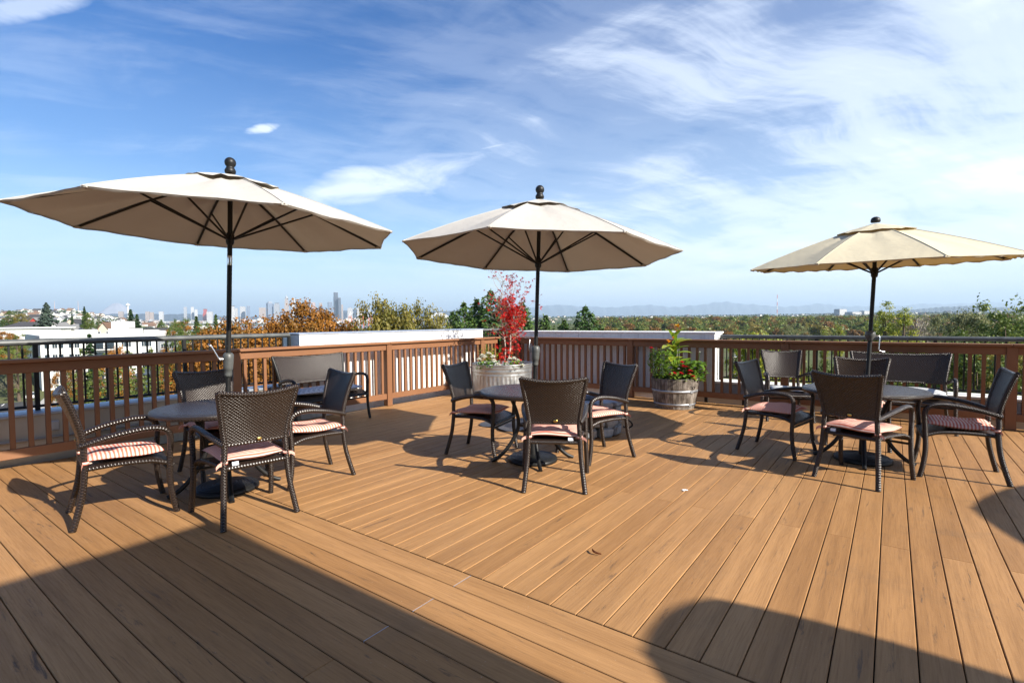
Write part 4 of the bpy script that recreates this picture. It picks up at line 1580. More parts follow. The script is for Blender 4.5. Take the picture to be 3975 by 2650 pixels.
# feathery herb on the left
t = thing('feathery_bush', 'feathery fine-leaved green bush on the left side of the barrel', 'plant', (BX - .21, BY - .06, BH - .04))
t.scale = (1.2, 1.2, 1.05)
bl = []
for _ in range(760):
    q, a, z = rs_.uniform(0, 1) ** .5, rs_.uniform(0, 6.28), rs_.uniform(0.02, .44)
    w = .15 * (0.55 + .7 * math.sin(math.pi * min(1, z / .5)))
    bl.append((Vector((q * w * math.cos(a) - .04 * z, q * w * math.sin(a), z)), a + rs_.uniform(-.9, .9), R(rs_.uniform(0, 65)), rs_.uniform(.045, .09), .0095, rs_.uniform(.2, 1.0), rs_.uniform(.1, 1)))
obj('leaves', leafy_mesh('leaves', bl, 'leaf_fresh'), t)
fl = []
blossom(fl, (0, 0, 0), .034, rs_)
obj('flower', leafy_mesh('flower', fl, 'petal_red'), t, (-.17, -.05, .50))
MB().tube([(-.06, 0, .2), (-.12, -.03, .40), (-.17, -.05, .50)], .0025, 4, 0, False).build('stem', M['leaf_fresh'], t)
flower_clump('red_begonia', 'low clump of red flowers at the front of the barrel', (BX + .04, BY - .20, BH - .03),
             [(-.12, -.06, .10), (-.03, -.08, .10), (.0, -.02, .24), (.06, -.04, .18), (.10, -.07, .13), (.13, -.09, .06), (.16, -.06, .02), (-.16, -.05, .08), (.02, -.03, .19), (.09, -.05, .09)], .042, 'petal_red', leafn=120, spread=.19, seed=6).scale = (1.12, 1.12, 1.2)
flower_clump('sage_bush', 'round-leaved bright green shrub on the right side of the barrel', (BX + .25, BY - .06, BH - .05), [(.10, -.02, .40)], .018, 'petal_white', leafn=210, spread=.17, seed=9, leafL=.085, h=.27).scale = (1.2, 1.2, 1.15)

# ------------------------------------------------------------------ the country around: helpers for placing by bearing
def sight(x, y, Y):
    """a point seen from the deck at forward distance Y (bearings read off a 2352 x 1568 sheet)"""
    yh = 738.0 - .008 * (x - 1176)
    return Vector(((x - 1176) / 1180.0 * Y, Y, CAM_H + (yh - y) / 1180.0 * Y))


def smooth(v, a, b):
    k = min(1, max(0, (v - a) / (b - a)))
    return k * k * (3 - 2 * k)


G0 = -15.0


def ground(X, Y):
    d_ = math.hypot(X, Y)
    az = math.degrees(math.atan2(X, Y))
    z = G0
    if abs(az) < 120:
        wr = smooth(az, -6, 4) * (1 - smooth(az, 70, 110))
        z += wr * (-4 * smooth(Y, 180, 320) + 13.5 * smooth(Y, 360, 800) - 9 * smooth(Y, 1100, 1600) + 46 * smooth(d_, 2000, 4300))
        wl = smooth(-az, 35.5, 38.5) * (1 - smooth(-az, 70, 110))
        z += wl * 11 * smooth(d_, 150, 230)
        wh = smooth(-az, 31, 43) * (1 - smooth(-az, 70, 110))
        bumpy = 6 * math.sin(az * .9 + .6) + 4 * math.sin(az * 2.3)
        z += wh * (50 + bumpy * .7) * smooth(d_, 1000, 2500)
        wc = smooth(-az, 2, 6) * (1 - smooth(-az, 37, 42))
        z += wc * (22 * smooth(d_, 5400, 6800))
    z += 25 * smooth(d_, 9000, 16000)
    return z


def terrain():
    azs = [(-180 + k * 6) for k in range(20)] + [(-60 + k * .75) for k in range(160)] + [(60 + k * 6) for k in range(21)]
    ds = [0.5] + [12 * (60000 / 12) ** (k / 90) for k in range(91)]
    v, f = [], []
    for d_ in ds:
        for a in azs:
            X, Y = d_ * math.sin(R(a)), d_ * math.cos(R(a))
            v.append((X, Y, ground(X, Y)))
    n = len(azs)
    for i in range(len(ds) - 1):
        for j in range(n - 1):
            a = i * n + j
            f.append((a, a + n, a + n + 1, a + 1)[::-1])
    m, t, b = mat('ground', rough=0.95, spec=0.1)
    p_ = t.node('ShaderNodeNewGeometry').outputs['Position']
    n1 = t.noise(p_, .02, 6, .65)
    n2 = t.noise(p_, .15, 5, .6)
    c_ = t.ramp(n1, [(.30, (.05, .065, .025)), (.48, (.09, .11, .035)), (.60, (.13, .12, .07)), (.75, (.17, .15, .12))])
    c_ = t.mix(t.math('MULTIPLY', n2, .5), c_, (.05, .06, .03))
    t.link(c_, b.inputs['Base Color'])
    mb = MB().add(v, f, [(q[0], q[1]) for q in v], 0, True)
    tag(mb.build('ground', m), kind='structure')


terrain()

# bay between the near shore and the city
m, t, b = mat('water', (0.02, 0.05, 0.10), 0.12, 0.5)
t.link(t.bump(t.noise(t.node('ShaderNodeNewGeometry').outputs['Position'], .05, 4, .6), .3, 1.0), b.inputs['Normal'])
mb = MB()
pts = [(1500 * math.sin(R(a)), 1500 * math.cos(R(a)), G0 + .5) for a in range(-37, -6, 3)]
pto = [(5600 * math.sin(R(a)), 5600 * math.cos(R(a)), G0 + .5) for a in range(-37, -6, 3)]
mb.add(pts + pto, [(k, k + len(pts), k + len(pts) + 1, k + 1)[::-1] for k in range(len(pts) - 1)])
tag(mb.build('water', m), kind='structure')


# ------------------------------------------------------------------ mountains
def ridge(name, dist, x0, x1, prof, rough, seed, color, lab=None):
    """a range with real depth: crest line from a profile, slopes falling to both sides"""
    rs = np.random.RandomState(seed)
    n = 420
    ph = rs.uniform(0, 6.28, 12)
    v, f = [], []
    rows = [(-.16, 0.0), (-.11, .30), (-.06, .66), (-.025, .88), (0, 1.0), (.04, .8), (.10, .4), (.18, 0)]
    for i in range(n + 1):
        x = x0 + (x1 - x0) * i / n
        y = np.interp(x, [p[0] for p in prof], [p[1] for p in prof])
        for k in range(12):
            y += rough * math.sin(x * .012 * 1.62 ** k + ph[k]) * .70 ** k
        crest = sight(x, y, dist)
        for dy, hk in rows:
            Y = dist * (1 + dy + .02 * math.sin(i * .9 + dy * 40))
            jit = 1 + .10 * math.sin(i * 1.7 + dy * 60) * (0 < hk < 1)
            z = 10 + (crest.z - 10) * hk * jit
            v.append((crest.x * Y / dist, Y, z))
    w = len(rows)
    for i in range(n):
        for j in range(w - 1):
            a = i * w + j
            f.append((a, a + w, a + w + 1, a + 1))
    me = simple(name + '_rock', color, .95, .1, 0, .25, .0006)
    return tag(MB().add(v, f, [(0, 0)] * len(v), 0, True).build('mountains', me), kind='structure')


ridge('range', 31000, 900, 2700, [(900, 722), (1000, 716), (1090, 718), (1180, 712), (1240, 706), (1300, 703), (1400, 702), (1470, 697), (1530, 704), (1600, 703), (1665, 698), (1730, 702), (1800, 701), (1880, 698), (1960, 702), (2060, 701), (2150, 698), (2250, 699), (2352, 697), (2700, 696)], 2.6, 3, (.06, .08, .10))
ridge('foothill', 12000, 1880, 2700, [(1880, 722), (2000, 716), (2080, 710), (2160, 704), (2230, 703), (2300, 708), (2352, 711), (2700, 706)], 1.4, 5, (.05, .065, .06))
ridge('farhill', 11500, -700, 1250, [(-700, 720), (0, 722), (250, 720), (420, 724), (650, 726), (800, 713), (880, 712), (940, 716), (1060, 716), (1130, 720), (1250, 722)], 1.5, 9, (.05, .07, .09))
# the snow peak
pk = sight(270, 697, 19000)
base_z = 60
v, f = [], []
rs = np.random.RandomState(2)
NN = 48
prof = [(1.0, 0.0), (.74, .22), (.48, .50), (.27, .78), (.14, .94), (.05, 1.0), (0, .99)]
for q, hk in prof:
    for j in range(NN):
        a = 6.283 * j / NN
        w = 1150 * q * (1 + .10 * math.sin(3 * a) + .07 * math.sin(7 * a + 1))
        v.append((pk.x + w * math.cos(a), pk.y + w * math.sin(a), base_z + (pk.z - base_z) * hk * (1 + .02 * math.sin(5 * a))))
for i in range(len(prof) - 1):
    for j in range(NN):
        f.append((i * NN + j, i * NN + (j + 1) % NN, (i + 1) * NN + (j + 1) % NN, (i + 1) * NN + j))
me = simple('snow', (.33, .32, .35), .9, .1, 0, .2, .001)
tag(MB().add(v, f, [(0, 0)] * len(v), 0, True).build('mountains', me), kind='structure')


# ------------------------------------------------------------------ city towers
def facade(key, c1, c2, glass=.4, floor=4.0, bay=5.0):
    m, t, b = mat(key, rough=.5, spec=.4)
    o = t.sep(tc(t))
    fl = t.math('FRACT', t.math('DIVIDE', o[2], floor))
    by = t.math('FRACT', t.math('DIVIDE', t.math('ADD', o[0], o[1]), bay))
    k = t.math('MULTIPLY', t.math('LESS_THAN', fl, .55), t.math('LESS_THAN', by, glass + .2))
    t.link(t.mix(k, c1, c2), b.inputs['Base Color'])
    M[key] = m


facade('tower_dark', (.05, .065, .09), (.03, .04, .06))
facade('tower_blue', (.16, .20, .27), (.09, .13, .20))
facade('tower_beige', (.36, .30, .26), (.18, .16, .16))
facade('tower_white', (.50, .49, .48), (.22, .25, .29))
facade('tower_grey', (.33, .34, .36), (.18, .20, .23))
facade('tower_pink', (.45, .33, .30), (.25, .2, .2))
facade('tower_red', (.38, .07, .05), (.25, .05, .05))
TG = 'downtown towers on the skyline'


def tower(x0, x1, ytop, key, label, Y=7000, rot=.4, steps=(), name='tower', depth=1.0, crown=None):
    a, b = sight(x0, ytop, Y), sight(x1, ytop, Y)
    zg = ground((a.x + b.x) / 2, Y) - 4
    w = (b.x - a.x)
    cx = (a.x + b.x) / 2
    w /= (abs(math.cos(rot)) + depth * abs(math.sin(rot)))
    t = thing(name, label, 'tower', (cx, Y, zg), rot, TG)
    H = a.z - zg
    mb = MB()
    if not steps:
        mb.box(-w / 2, w / 2, -w * depth / 2, w * depth / 2, 0, H)
    else:
        z0 = 0
        for hk, wk in steps:
            mb.box(-w / 2 * wk, w / 2 * wk, -w * depth / 2 * wk, w * depth / 2 * wk, z0, H * hk)
            z0 = H * hk + .02
    mb.build('shaft', M[key], t)
    if crown == 'spire':
        MB().lathe([(w * .42, H), (w * .25, H + w * .45), (w * .04, H + w * .8), (0, H + w * 1.2)], 4, smooth=False).build('crown', M['tower_white'], t)
    elif crown == 'plant':
        MB().box(-w * .3, w * .3, -w * .3, w * .3, H + .02, H + w * .22).build('roof_plant', M['tower_grey'], t)
    else:
        MB().box(-w * .47, w * .47, -w * depth * .47, w * depth * .47, H + .02, H + 3.0).build('roof_plant', M['tower_grey'], t)
    return t


def zx(x):
    return 532.5 + x * .25158


def zy(y):
    return 621.3 + y * .25158


def z1x(x):
    return x * .25158


T = [
    (zx(933), zx(980), zy(202), 'tower_dark', 'tallest tower of the skyline, dark blue, standing alone at the right', 7000, .55, ((.86, 1.0), (1.0, .92)), None),
    (zx(972), zx(1003), zy(250), 'tower_dark', 'dark shoulder tower leaning against the tallest tower', 6950, .55, (), None),
    (zx(878), zx(927), zy(290), 'tower_blue', 'square blue-grey tower left of the tallest tower', 7000, .45, (), None),
    (zx(672), zx(722), zy(285), 'tower_dark', 'dark square tower in the middle of the skyline', 7000, .5, (), None),
    (zx(726), zx(772), zy(295), 'tower_pink', 'pinkish tower right of the dark square tower', 7000, .4, (), 'plant'),
    (zx(800), zx(835), zy(297), 'tower_beige', 'beige slab between the pinkish and the blue-grey tower', 7200, .4, (), None),
    (zx(482), zx(532), zy(262), 'tower_beige', 'stepped beige tower with a pointed top', 6900, .4, ((.72, 1.0), (.9, .85), (1.0, .68)), 'spire'),
    (zx(547), zx(590), zy(256), 'tower_white', 'white tower with a stepped top right of the pointed one', 7100, .5, ((.8, 1.0), (1.0, .8)), 'plant'),
    (zx(320), zx(388), zy(297), 'tower_blue', 'wide blue glass tower in the left half of the skyline', 6800, .7, (), 'plant'),
    (zx(390), zx(445), zy(298), 'tower_grey', 'grey tower with a rounded top beside the blue glass tower', 6800, .3, ((.93, 1.0), (1.0, .7)), None),
    (zx(250), zx(322), zy(340), 'tower_beige', 'lower beige block left of the blue glass tower', 6700, .4, (), None),
    (zx(140), zx(176), zy(328), 'tower_blue', 'slim blue and white tower behind the orange trees', 6800, .5, (), None),
    (zx(80), zx(130), zy(330), 'tower_white', 'pale broad tower right of the left parasol pole', 6900, .35, (), None),
    (zx(20), zx(62), zy(345), 'tower_white', 'white block just right of the left parasol pole', 6600, .3, (), None),
    (zx(590), zx(640), zy(318), 'tower_grey', 'grey block right of the white stepped tower', 7200, .4, (), None),
    (zx(1002), zx(1022), zy(312), 'tower_beige', 'slim beige tower right of the tallest tower', 7300, .4, (), None),
    (zx(1225), zx(1275), zy(342), 'tower_grey', 'grey slab on the hill right of the cranes', 7400, .3, (), None),
    (zx(1140), zx(1195), zy(345), 'tower_white', 'white hospital slab on the hill above the cranes', 7400, .4, (), 'plant'),
    (zx(1060), zx(1110), zy(345), 'tower_white', 'white block cluster on the hill right of the tallest tower', 7400, .2, (), 'plant'),
    (z1x(2088), z1x(2162), 621.3 + 322 * .25158, 'tower_white', 'white terraced block with dark top right of the left parasol pole', 6500, .4, ((.7, 1.0), (1.0, .7)), None),
    (z1x(2258), z1x(2292), 621.3 + 326 * .25158, 'tower_blue', 'slim blue tower behind the orange trees, second right of the left pole', 6600, .5, (), None),
    (z1x(2200), z1x(2250), 621.3 + 333 * .25158, 'tower_white', 'pale tower between the white terraced block and the slim blue tower', 6900, .3, (), None),
    (z1x(1683), z1x(1716), 621.3 + 335 * .25158, 'tower_grey', 'slim grey tower, leftmost of the pair left of the left parasol pole', 6500, .5, (), None),
    (z1x(1748), z1x(1780), 621.3 + 335 * .25158, 'tower_white', 'slim pale tower, taller of the twin towers left of the left parasol pole', 6500, .5, (), 'plant'),
    (z1x(1781), z1x(1813), 621.3 + 356 * .25158, 'tower_white', 'slim pale tower, shorter of the twin towers left of the left parasol pole', 6450, .5, (), None),
    (z1x(1860), z1x(1902), 621.3 + 352 * .25158, 'tower_red', 'dark red block left of the left parasol pole', 5900, .3, ((.7, 1.0), (1.0, .75)), None),
    (z1x(1895), z1x(1950), 621.3 + 378 * .25158, 'tower_white', 'white block in front of the dark red block', 5850, .3, (), None),
    (z1x(1090), z1x(1136), 621.3 + 375 * .25158, 'tower_beige', 'beige apartment tower left of the observation tower', 6200, .4, (), None),
    (z1x(1335), z1x(1375), 621.3 + 376 * .25158, 'tower_beige', 'beige apartment tower, left of the pair right of the observation tower', 6200, .4, (), None),
    (z1x(1377), z1x(1412), 621.3 + 381 * .25158, 'tower_beige', 'beige apartment tower, right of the pair right of the observation tower', 6250, .4, (), None),
    (z1x(1458), z1x(1502), 621.3 + 376 * .25158, 'tower_white', 'pale apartment tower standing alone above the bay', 6200, .4, (), None),
]
for x0, x1, yt, key, lab, Y, rot, st, cr in T:
    tower(x0, x1, yt, key, lab, Y, rot, st, 'tower', 1.0, cr)

# observation tower with a saucer
p0 = sight(296, 696, 5600)
zg = ground(p0.x, p0.y) - 3
H = p0.z - zg
t = thing('observation_tower', 'white observation tower with a saucer top on the left skyline', 'tower', (p0.x, p0.y, zg))
MB().lathe([(11, 0), (6.5, H * .35), (5.0, H * .62), (8, H * .80), (13, H * .86)], 14).build('shaft', M['trim_white'], t)
MB().lathe([(0, H * .845), (12, H * .85), (22, H * .885), (23, H * .90), (16, H * .925), (10, H * .95), (2, H * .96), (.8, H * 1.0), (0, H * 1.08)], 24).build('saucer', M['trim_white'], t)

# radio mast on the right
p0 = sight(1784.7, 677, 1700)
zg = ground(p0.x, p0.y)
t = thing('radio_mast', 'tall red and white radio mast beyond the wooded hill', 'mast', (p0.x, p0.y, zg))
simple('mast_red', (.55, .08, .05), .6)
H = p0.z - zg
for k in range(8):
    MB().tube([(0, 0, H * k / 8), (0, 0, H * (k + 1) / 8 - .02)], 1.1 - .05 * k, 6).build('section', M['mast_red'] if k % 2 else M['trim_white'], t)
for i, x in enumerate((850 * .15094, 1208 * .15094)):
    p0 = sight(x, 691, 1900)
    zg = ground(p0.x, p0.y)
    t = thing('radio_mast', ('thin', 'taller')[i] + ' radio mast on the left hill, ' + ('left', 'right') [i] + ' of the two', 'mast', (p0.x, p0.y, zg))
    MB().tube([(0, 0, 0), (0, 0, p0.z - zg)], [1.4, .35], 5).build('section', M['tower_pink'], t)

# harbour cranes and the stadium truss
simple('crane_orange', (.55, .12, .05), .6)
for i, x in enumerate((805, 832, 851)):
    base = sight(x, 745, 2600)
    zg = ground(base.x, base.y)
    H = sight(x, (716, 712, 716)[i], 2600).z - zg
    t = thing('harbour_crane', ('leftmost', 'middle', 'rightmost')[i] + ' orange harbour crane between the autumn trees', 'crane', (base.x, base.y, zg), .4, 'harbour cranes')
    mb = MB()
    for sx in (-9, 9):
        for sy in (-8, 8):
            mb.bar((sx, sy, 0), (sx * .5, sy * .6, H * .72), 2.2)
    mb.bar((-9, -8, H * .3), (9, -8, H * .3), 1.6).bar((-9, 8, H * .3), (9, 8, H * .3), 1.6)
    mb.build('frame', M['crane_orange'], t)
    MB().bar((-3, 0, H * .72), (4, 0, H), 2.0).bar((-6, 0, H * .70), (16, -10, H * .98), 2.4).build('boom', M['trim_white'], t)
t = thing('stadium_roof', 'white trussed stadium roof arches behind the olive trees', 'stadium', (*sight(1008, 740, 4300).xy, ground(*sight(1008, 740, 4300).xy)))
mb = MB()
for oy in (0, 60):
    up = [Vector((-95 + 190 * k / 14, oy, 48 + 46 * math.sin(math.pi * k / 14))) for k in range(15)]
    lo = [p - Vector((0, 0, 18)) for p in up]
    for a, b in zip(up[:-1], up[1:]):
        mb.bar(a, b, 3.5)
    for a, b in zip(lo[:-1], lo[1:]):
        mb.bar(a, b, 3.5)
    for k in range(14):
        mb.bar(up[k], lo[k + 1], 2.4).bar(lo[k], up[k + 1], 2.4)
mb.build('truss', M['trim_white'], t)
MB().box(-110, 110, -20, 90, 0, 34).build('stand', M['tower_grey'], t)

# low city blocks along the shore
cr_ = random.Random(12)
keys = ['tower_white', 'tower_beige', 'tower_grey', 'tower_white', 'tower_pink']
blk = {}
for k in set(keys):
    blk[k] = MB().box(-.5, .5, -.5, .5, 0, 1).mesh('low_block', M[k])
for i in range(250):
    x = cr_.uniform(300, 1010)
    Y = cr_.uniform(5700, 7300)
    p0 = sight(x, 730, Y)
    o = obj('low_block', blk[cr_.choice(keys)], None, (p0.x, p0.y, ground(p0.x, p0.y) - 2), cr_.uniform(.2, .7))
    o.scale = (cr_.uniform(25, 70), cr_.uniform(25, 50), cr_.uniform(14, 42) * (1 + 1.1 * (560 < x < 860) * cr_.random()))
    tag(o, 'low pale city block between the bay and the skyline towers', 'building', 'low city blocks below the skyline')


# ------------------------------------------------------------------ houses
simple('wall_white', (.62, .62, .60), .8, .2)
simple('wall_beige', (.50, .44, .35), .8, .2)
simple('wall_grey', (.26, .27, .29), .8, .2)
simple('wall_blue', (.20, .24, .32), .8, .2)
simple('roof_dark', (.06, .06, .065), .9, .1)
simple('roof_brown', (.16, .10, .07), .9, .1)
simple('roof_grey', (.20, .20, .20), .9, .1)
simple('wall_red', (.32, .05, .04), .8, .2)


def gable(w, dp, h, rh, ov=.4):
    wall = MB().box(-w / 2, w / 2, -dp / 2, dp / 2, 0, h)
    wall.add([(-w / 2, -dp / 2, h), (w / 2, -dp / 2, h), (0, -dp / 2, h + rh)], [(0, 1, 2)], None)
    wall.add([(-w / 2, dp / 2, h), (w / 2, dp / 2, h), (0, dp / 2, h + rh)], [(1, 0, 2)], None)
    roof = MB()
    e = ov * rh / (w / 2)
    for s in (-1, 1):
        a = [(s * (w / 2 + ov), -dp / 2 - ov, h - e), (s * (w / 2 + ov), dp / 2 + ov, h - e), (0, dp / 2 + ov, h + rh), (0, -dp / 2 - ov, h + rh)]
        b = [(q[0], q[1], q[2] + .22) for q in a]
        roof.add(a + b, [(0, 1, 2, 3), (4, 5, 6, 7)[::-1], (0, 4, 5, 1), (3, 2, 6, 7), (0, 3, 7, 4), (1, 5, 6, 2)], None)
    return wall, roof


def far_house(wk, rk):
    wall, roof = gable(12, 15, 6.5, 3.2, .5)
    b = len(wall.v)
    for q in roof.v:
        wall.v.append(q)
    for fc, u in zip(roof.f, roof.uv):
        wall.f.append(tuple(b + i for i in fc))
        wall.uv.append(u)
        wall.mi.append(1)
        wall.sm.append(False)
    return wall.mesh('far_house', [M[wk], M[rk]])


fh = [far_house('wall_white', 'roof_grey'), far_house('wall_white', 'roof_dark'), far_house('wall_beige', 'roof_brown'), far_house('wall_white', 'roof_brown'), far_house('wall_grey', 'roof_dark')]
for i in range(190):
    az = -R(cr_.uniform(33.0, 46.0))
    d_ = 1300 + 1400 * cr_.random() ** .8
    X, Y = d_ * math.sin(az), d_ * math.cos(az)
    o = obj('far_house', cr_.choice(fh), None, (X, Y, ground(X, Y) - .5), cr_.uniform(0, 6.28))
    s_ = cr_.uniform(.6, 1.15)
    o.scale = (s_, s_, cr_.uniform(.8, 1.6))
    tag(o, 'small pale house on the far left hillside', 'house', 'houses on the left hillside')
for i in range(105):
    az = R(cr_.uniform(0.5, 46))
    d_ = cr_.uniform(2300, 4300)
    X, Y = d_ * math.sin(az), d_ * math.cos(az)
    o = obj('far_house', cr_.choice(fh), None, (X, Y, ground(X, Y) - .5), cr_.uniform(0, 6.28))
    s_ = cr_.uniform(.9, 2.4)
    o.scale = (s_, s_, cr_.uniform(.8, 1.5))
    tag(o, 'tiny pale house on the far ridge behind the woods', 'house', 'houses on the right ridge')
# the many smaller ones between them
mb = MB()
for i in range(1100):
    az = -R(cr_.uniform(29.0, 47.0))
    d_ = 1300 + 1500 * cr_.random() ** .8
    X, Y = d_ * math.sin(az), d_ * math.cos(az)
    z = ground(X, Y) - .5
    w, h = cr_.uniform(4, 9), cr_.uniform(4, 10)
    mb.box(X - w, X + w, Y - 5, Y + 5, z, z + h, cr_.choice((0, 0, 0, 1, 2)))
tag(mb.build('hillside_houses', [M['wall_white'], M['wall_beige'], M['wall_blue']]), 'scatter of tiny houses covering the left hillside', 'houses', kind='stuff')
# woods between those houses
rs = np.random.RandomState(31)
N = 26000
az = np.concatenate([-np.radians(rs.uniform(32, 47, N // 2)), np.radians(rs.uniform(-4, 47, N // 2))])
dd = np.concatenate([rs.uniform(1000, 2800, N // 2), rs.uniform(1500, 4900, N // 2)])
X, Y = dd * np.sin(az), dd * np.cos(az)
Z = np.array([ground(a, b) for a, b in zip(X, Y)])
pos = np.stack([X, Y, Z + rs.uniform(1, 8, N)], 1)
# trees stand in clumps: keep those near random centres
keep = (np.sin(X * .017) + np.sin(Y * .013 + 1) + np.sin((X + Y) * .031) + rs.uniform(-1, 1.2, N)) > .15 + np.where(az < 0, .55, 0)
pos = pos[keep]
v, r = leaf_quads(pos, np.full(len(pos), 8.0), rs, .9, 1.0)
wd = obj('hillside_woods', np_mesh('hillside_woods', v, 4, np.arange(len(v)), r, [M['leaf_conifer']]))
tag(wd, 'dark woods between the houses on the far hills', 'woods', kind='stuff')


def box_building(name, label, corner, front_ang, width, depth, z0, z1, wall, roofm, windows, cat='building', sidewin=(), side_ang=None):
    """flat-roofed block; windows are (s, z, w, h) along the front; each window has frame and pane"""
    t = thing(name, label, cat, (corner[0], corner[1], z0), R(front_ang))
    H = z1 - z0
    MB().box(0, width, 0, depth, 0, H).build('wall', M[wall], t)
    MB().box(-.25, width + .25, -.25, depth + .25, H + .01, H + .35).build('roof', M[roofm], t)
    for s_, z, w, h in windows:
        f_ = MB().box(-w / 2, w / 2, -.06, -.005, -h / 2, h / 2).build('window', M['trim_white'], t, (s_, 0, z - z0))
        MB().box(-w / 2 + .09, -.04, -.075, -.061, -h / 2 + .09, h / 2 - .09).box(.04, w / 2 - .09, -.075, -.061, -h / 2 + .09, h / 2 - .09).build('pane', M['glass'], f_)
    return t


# the long white apartment block on the left
A = Vector((-110.3, 120.0))
fa = R(25)
fd = Vector((math.cos(fa), math.sin(fa)))


def s_of(x):
    u = (x - 1176) / 1180.0
    return (u * A.y - A.x) / (fd.x - u * fd.y)


apt = thing('apartment_block', 'long white flat-roofed apartment block beyond the left railing', 'building', (A.x, A.y, G0), fa)
W_ = s_of(357)
Hh = -1.1 - G0
sd_ = Matrix.Rotation(-fa, 2) @ Vector((math.cos(R(137)), math.sin(R(137)))) * 42
foot = [(0, 0), (W_, 0), (W_ + 2, 20), (sd_.x, sd_.y)]


def prism(fp, z0, z1):
    n = len(fp)
    v = [(x, y, z0) for x, y in fp] + [(x, y, z1) for x, y in fp]
    return MB().add(v, [tuple(range(n))[::-1], tuple(range(n, 2 * n))] + [(k, (k + 1) % n, n + (k + 1) % n, n + k) for k in range(n)], None)


prism(foot, 0, Hh - .6).build('wall', M['wall_white'], apt)
prism([(p[0] * 1.0, p[1] - .12 if p[1] == 0 else p[1]) for p in foot], Hh - .59, Hh).build('parapet', M['wall_white'], apt)
for x0, x1, yt, dpth in ((155, 193, 756, 6), (235, 299, 754.5, 9), (243, 284, 737.5, 7)):
    s0, s1 = s_of(x0), s_of(x1)
    zt = CAM_H - (yt - 745) / 1180 * 130 - G0
    MB().box(s0, s1, 5, 5 + dpth, Hh + .01 if yt > 745 else Hh + 1.6, zt).build('roof_box', M['wall_white'], apt)
for zc in (-3.4, -6.2, -9.0, -11.8):
    for x in (107, 125, 139, 163, 176, 284, 295, 330, 342):
        f_ = MB().box(-.55, .55, -.06, -.01, -.75, .75).build('window', M['trim_white'], apt, (s_of(x), 0, zc - G0))
        MB().box(-.46, -.03, -.08, -.061, -.66, .66).box(.03, .46, -.08, -.061, -.66, .66).build('pane', M['glass'], f_)
    bal = MB().box(s_of(218), s_of(263), -1.2, -.02, zc - G0 - 1.35, zc - G0 - 1.2).build('balcony', M['wall_white'], apt)
    mb = MB()
    for k in range(14):
        xx = s_of(218) + (s_of(263) - s_of(218)) * k / 13
        mb.bar((xx, -1.15, zc - G0 - 1.2), (xx, -1.15, zc - G0 - .2), .05)
    mb.bar((s_of(218), -1.15, zc - G0 - .2), (s_of(263), -1.15, zc - G0 - .2), .08)
    mb.build('balustrade', M['black_metal'], bal)
    for x in (226, 251):
        MB().box(s_of(x) - .9, s_of(x) + .9, -.05, -.01, zc - G0 - 1.1, zc - G0 + .8).build('door', M['glass'], apt)
# windows on its shaded side
side_n = Vector((sd_.x, sd_.y)).normalized()
for zc in (-3.4, -6.2, -9.0):
    for k in (8, 16, 25, 33):
        q = side_n * k
        MB().box(-.6, .6, -.03, .03, -.7, .7).build('window', M['glass'], apt, (q.x - .04, q.y - .03, zc - G0), math.atan2(side_n.y, side_n.x))

# grey and white town houses right of it
for i, (x0, x1, yt, Y, wl_, lab) in enumerate(((330, 372, 756, 150, 'wall_white', 'white townhouse with a thin dark roof edge, leftmost of the row behind the apartment block'),
                                              (368, 404, 758, 140, 'wall_white', 'white townhouse with a dark roof edge right of the leftmost one'),
                                              (362, 416, 779, 118, 'wall_grey', 'grey townhouse with white windows beyond the left railing'),
                                              (424, 464, 783, 112, 'wall_white', 'low white and grey house left of the orange trees'))):
    a, b = sight(x0, yt, Y), sight(x1, yt, Y)
    w = (b.x - a.x) * 1.05
    wins = [(w * k, a.z - 1.6 - 2.6 * r_, 1.1, 1.3) for k in (.2, .5, .8) for r_ in range(3)]
    box_building('townhouse', lab, (a.x, a.y), 12, w, 9, G0, a.z, wl_, 'roof_dark', wins)

# older houses on the rise at the far left
hs_ = [(-8, 112, 752, 768, 165, 'wall_white', 'roof_grey', 'flat', 'long low white house with dark garage openings at the left edge'),
       (2, 80, 739, 750, 195, 'wall_beige', 'roof_dark', 'hip', 'beige house with a wide dark roof behind the long white house'),
       (52, 84, 730, 741, 215, 'wall_red', 'roof_grey', 'gable', 'dark red gabled house with white trim on the left rise'),
       (98, 126, 741, 752, 185, 'wall_white', 'roof_grey', 'gable', 'small white gabled house beside the blue spruce'),
       (133, 172, 744, 758, 175, 'wall_white', 'roof_grey', 'hip', 'white house with a grey hipped roof right of the blue spruce'),
       (135, 170, 733, 742, 230, 'wall_beige', 'roof_dark', 'gable', 'beige house with a dark roof behind the hipped house'),
       (215, 236, 741, 755, 190, 'wall_beige', 'roof_brown', 'gable', 'brown-roofed house between the two conifers'),
       (40, 86, 722, 732, 260, 'wall_white', 'roof_dark', 'hip', 'dark-roofed white house left of the blue spruce top')]
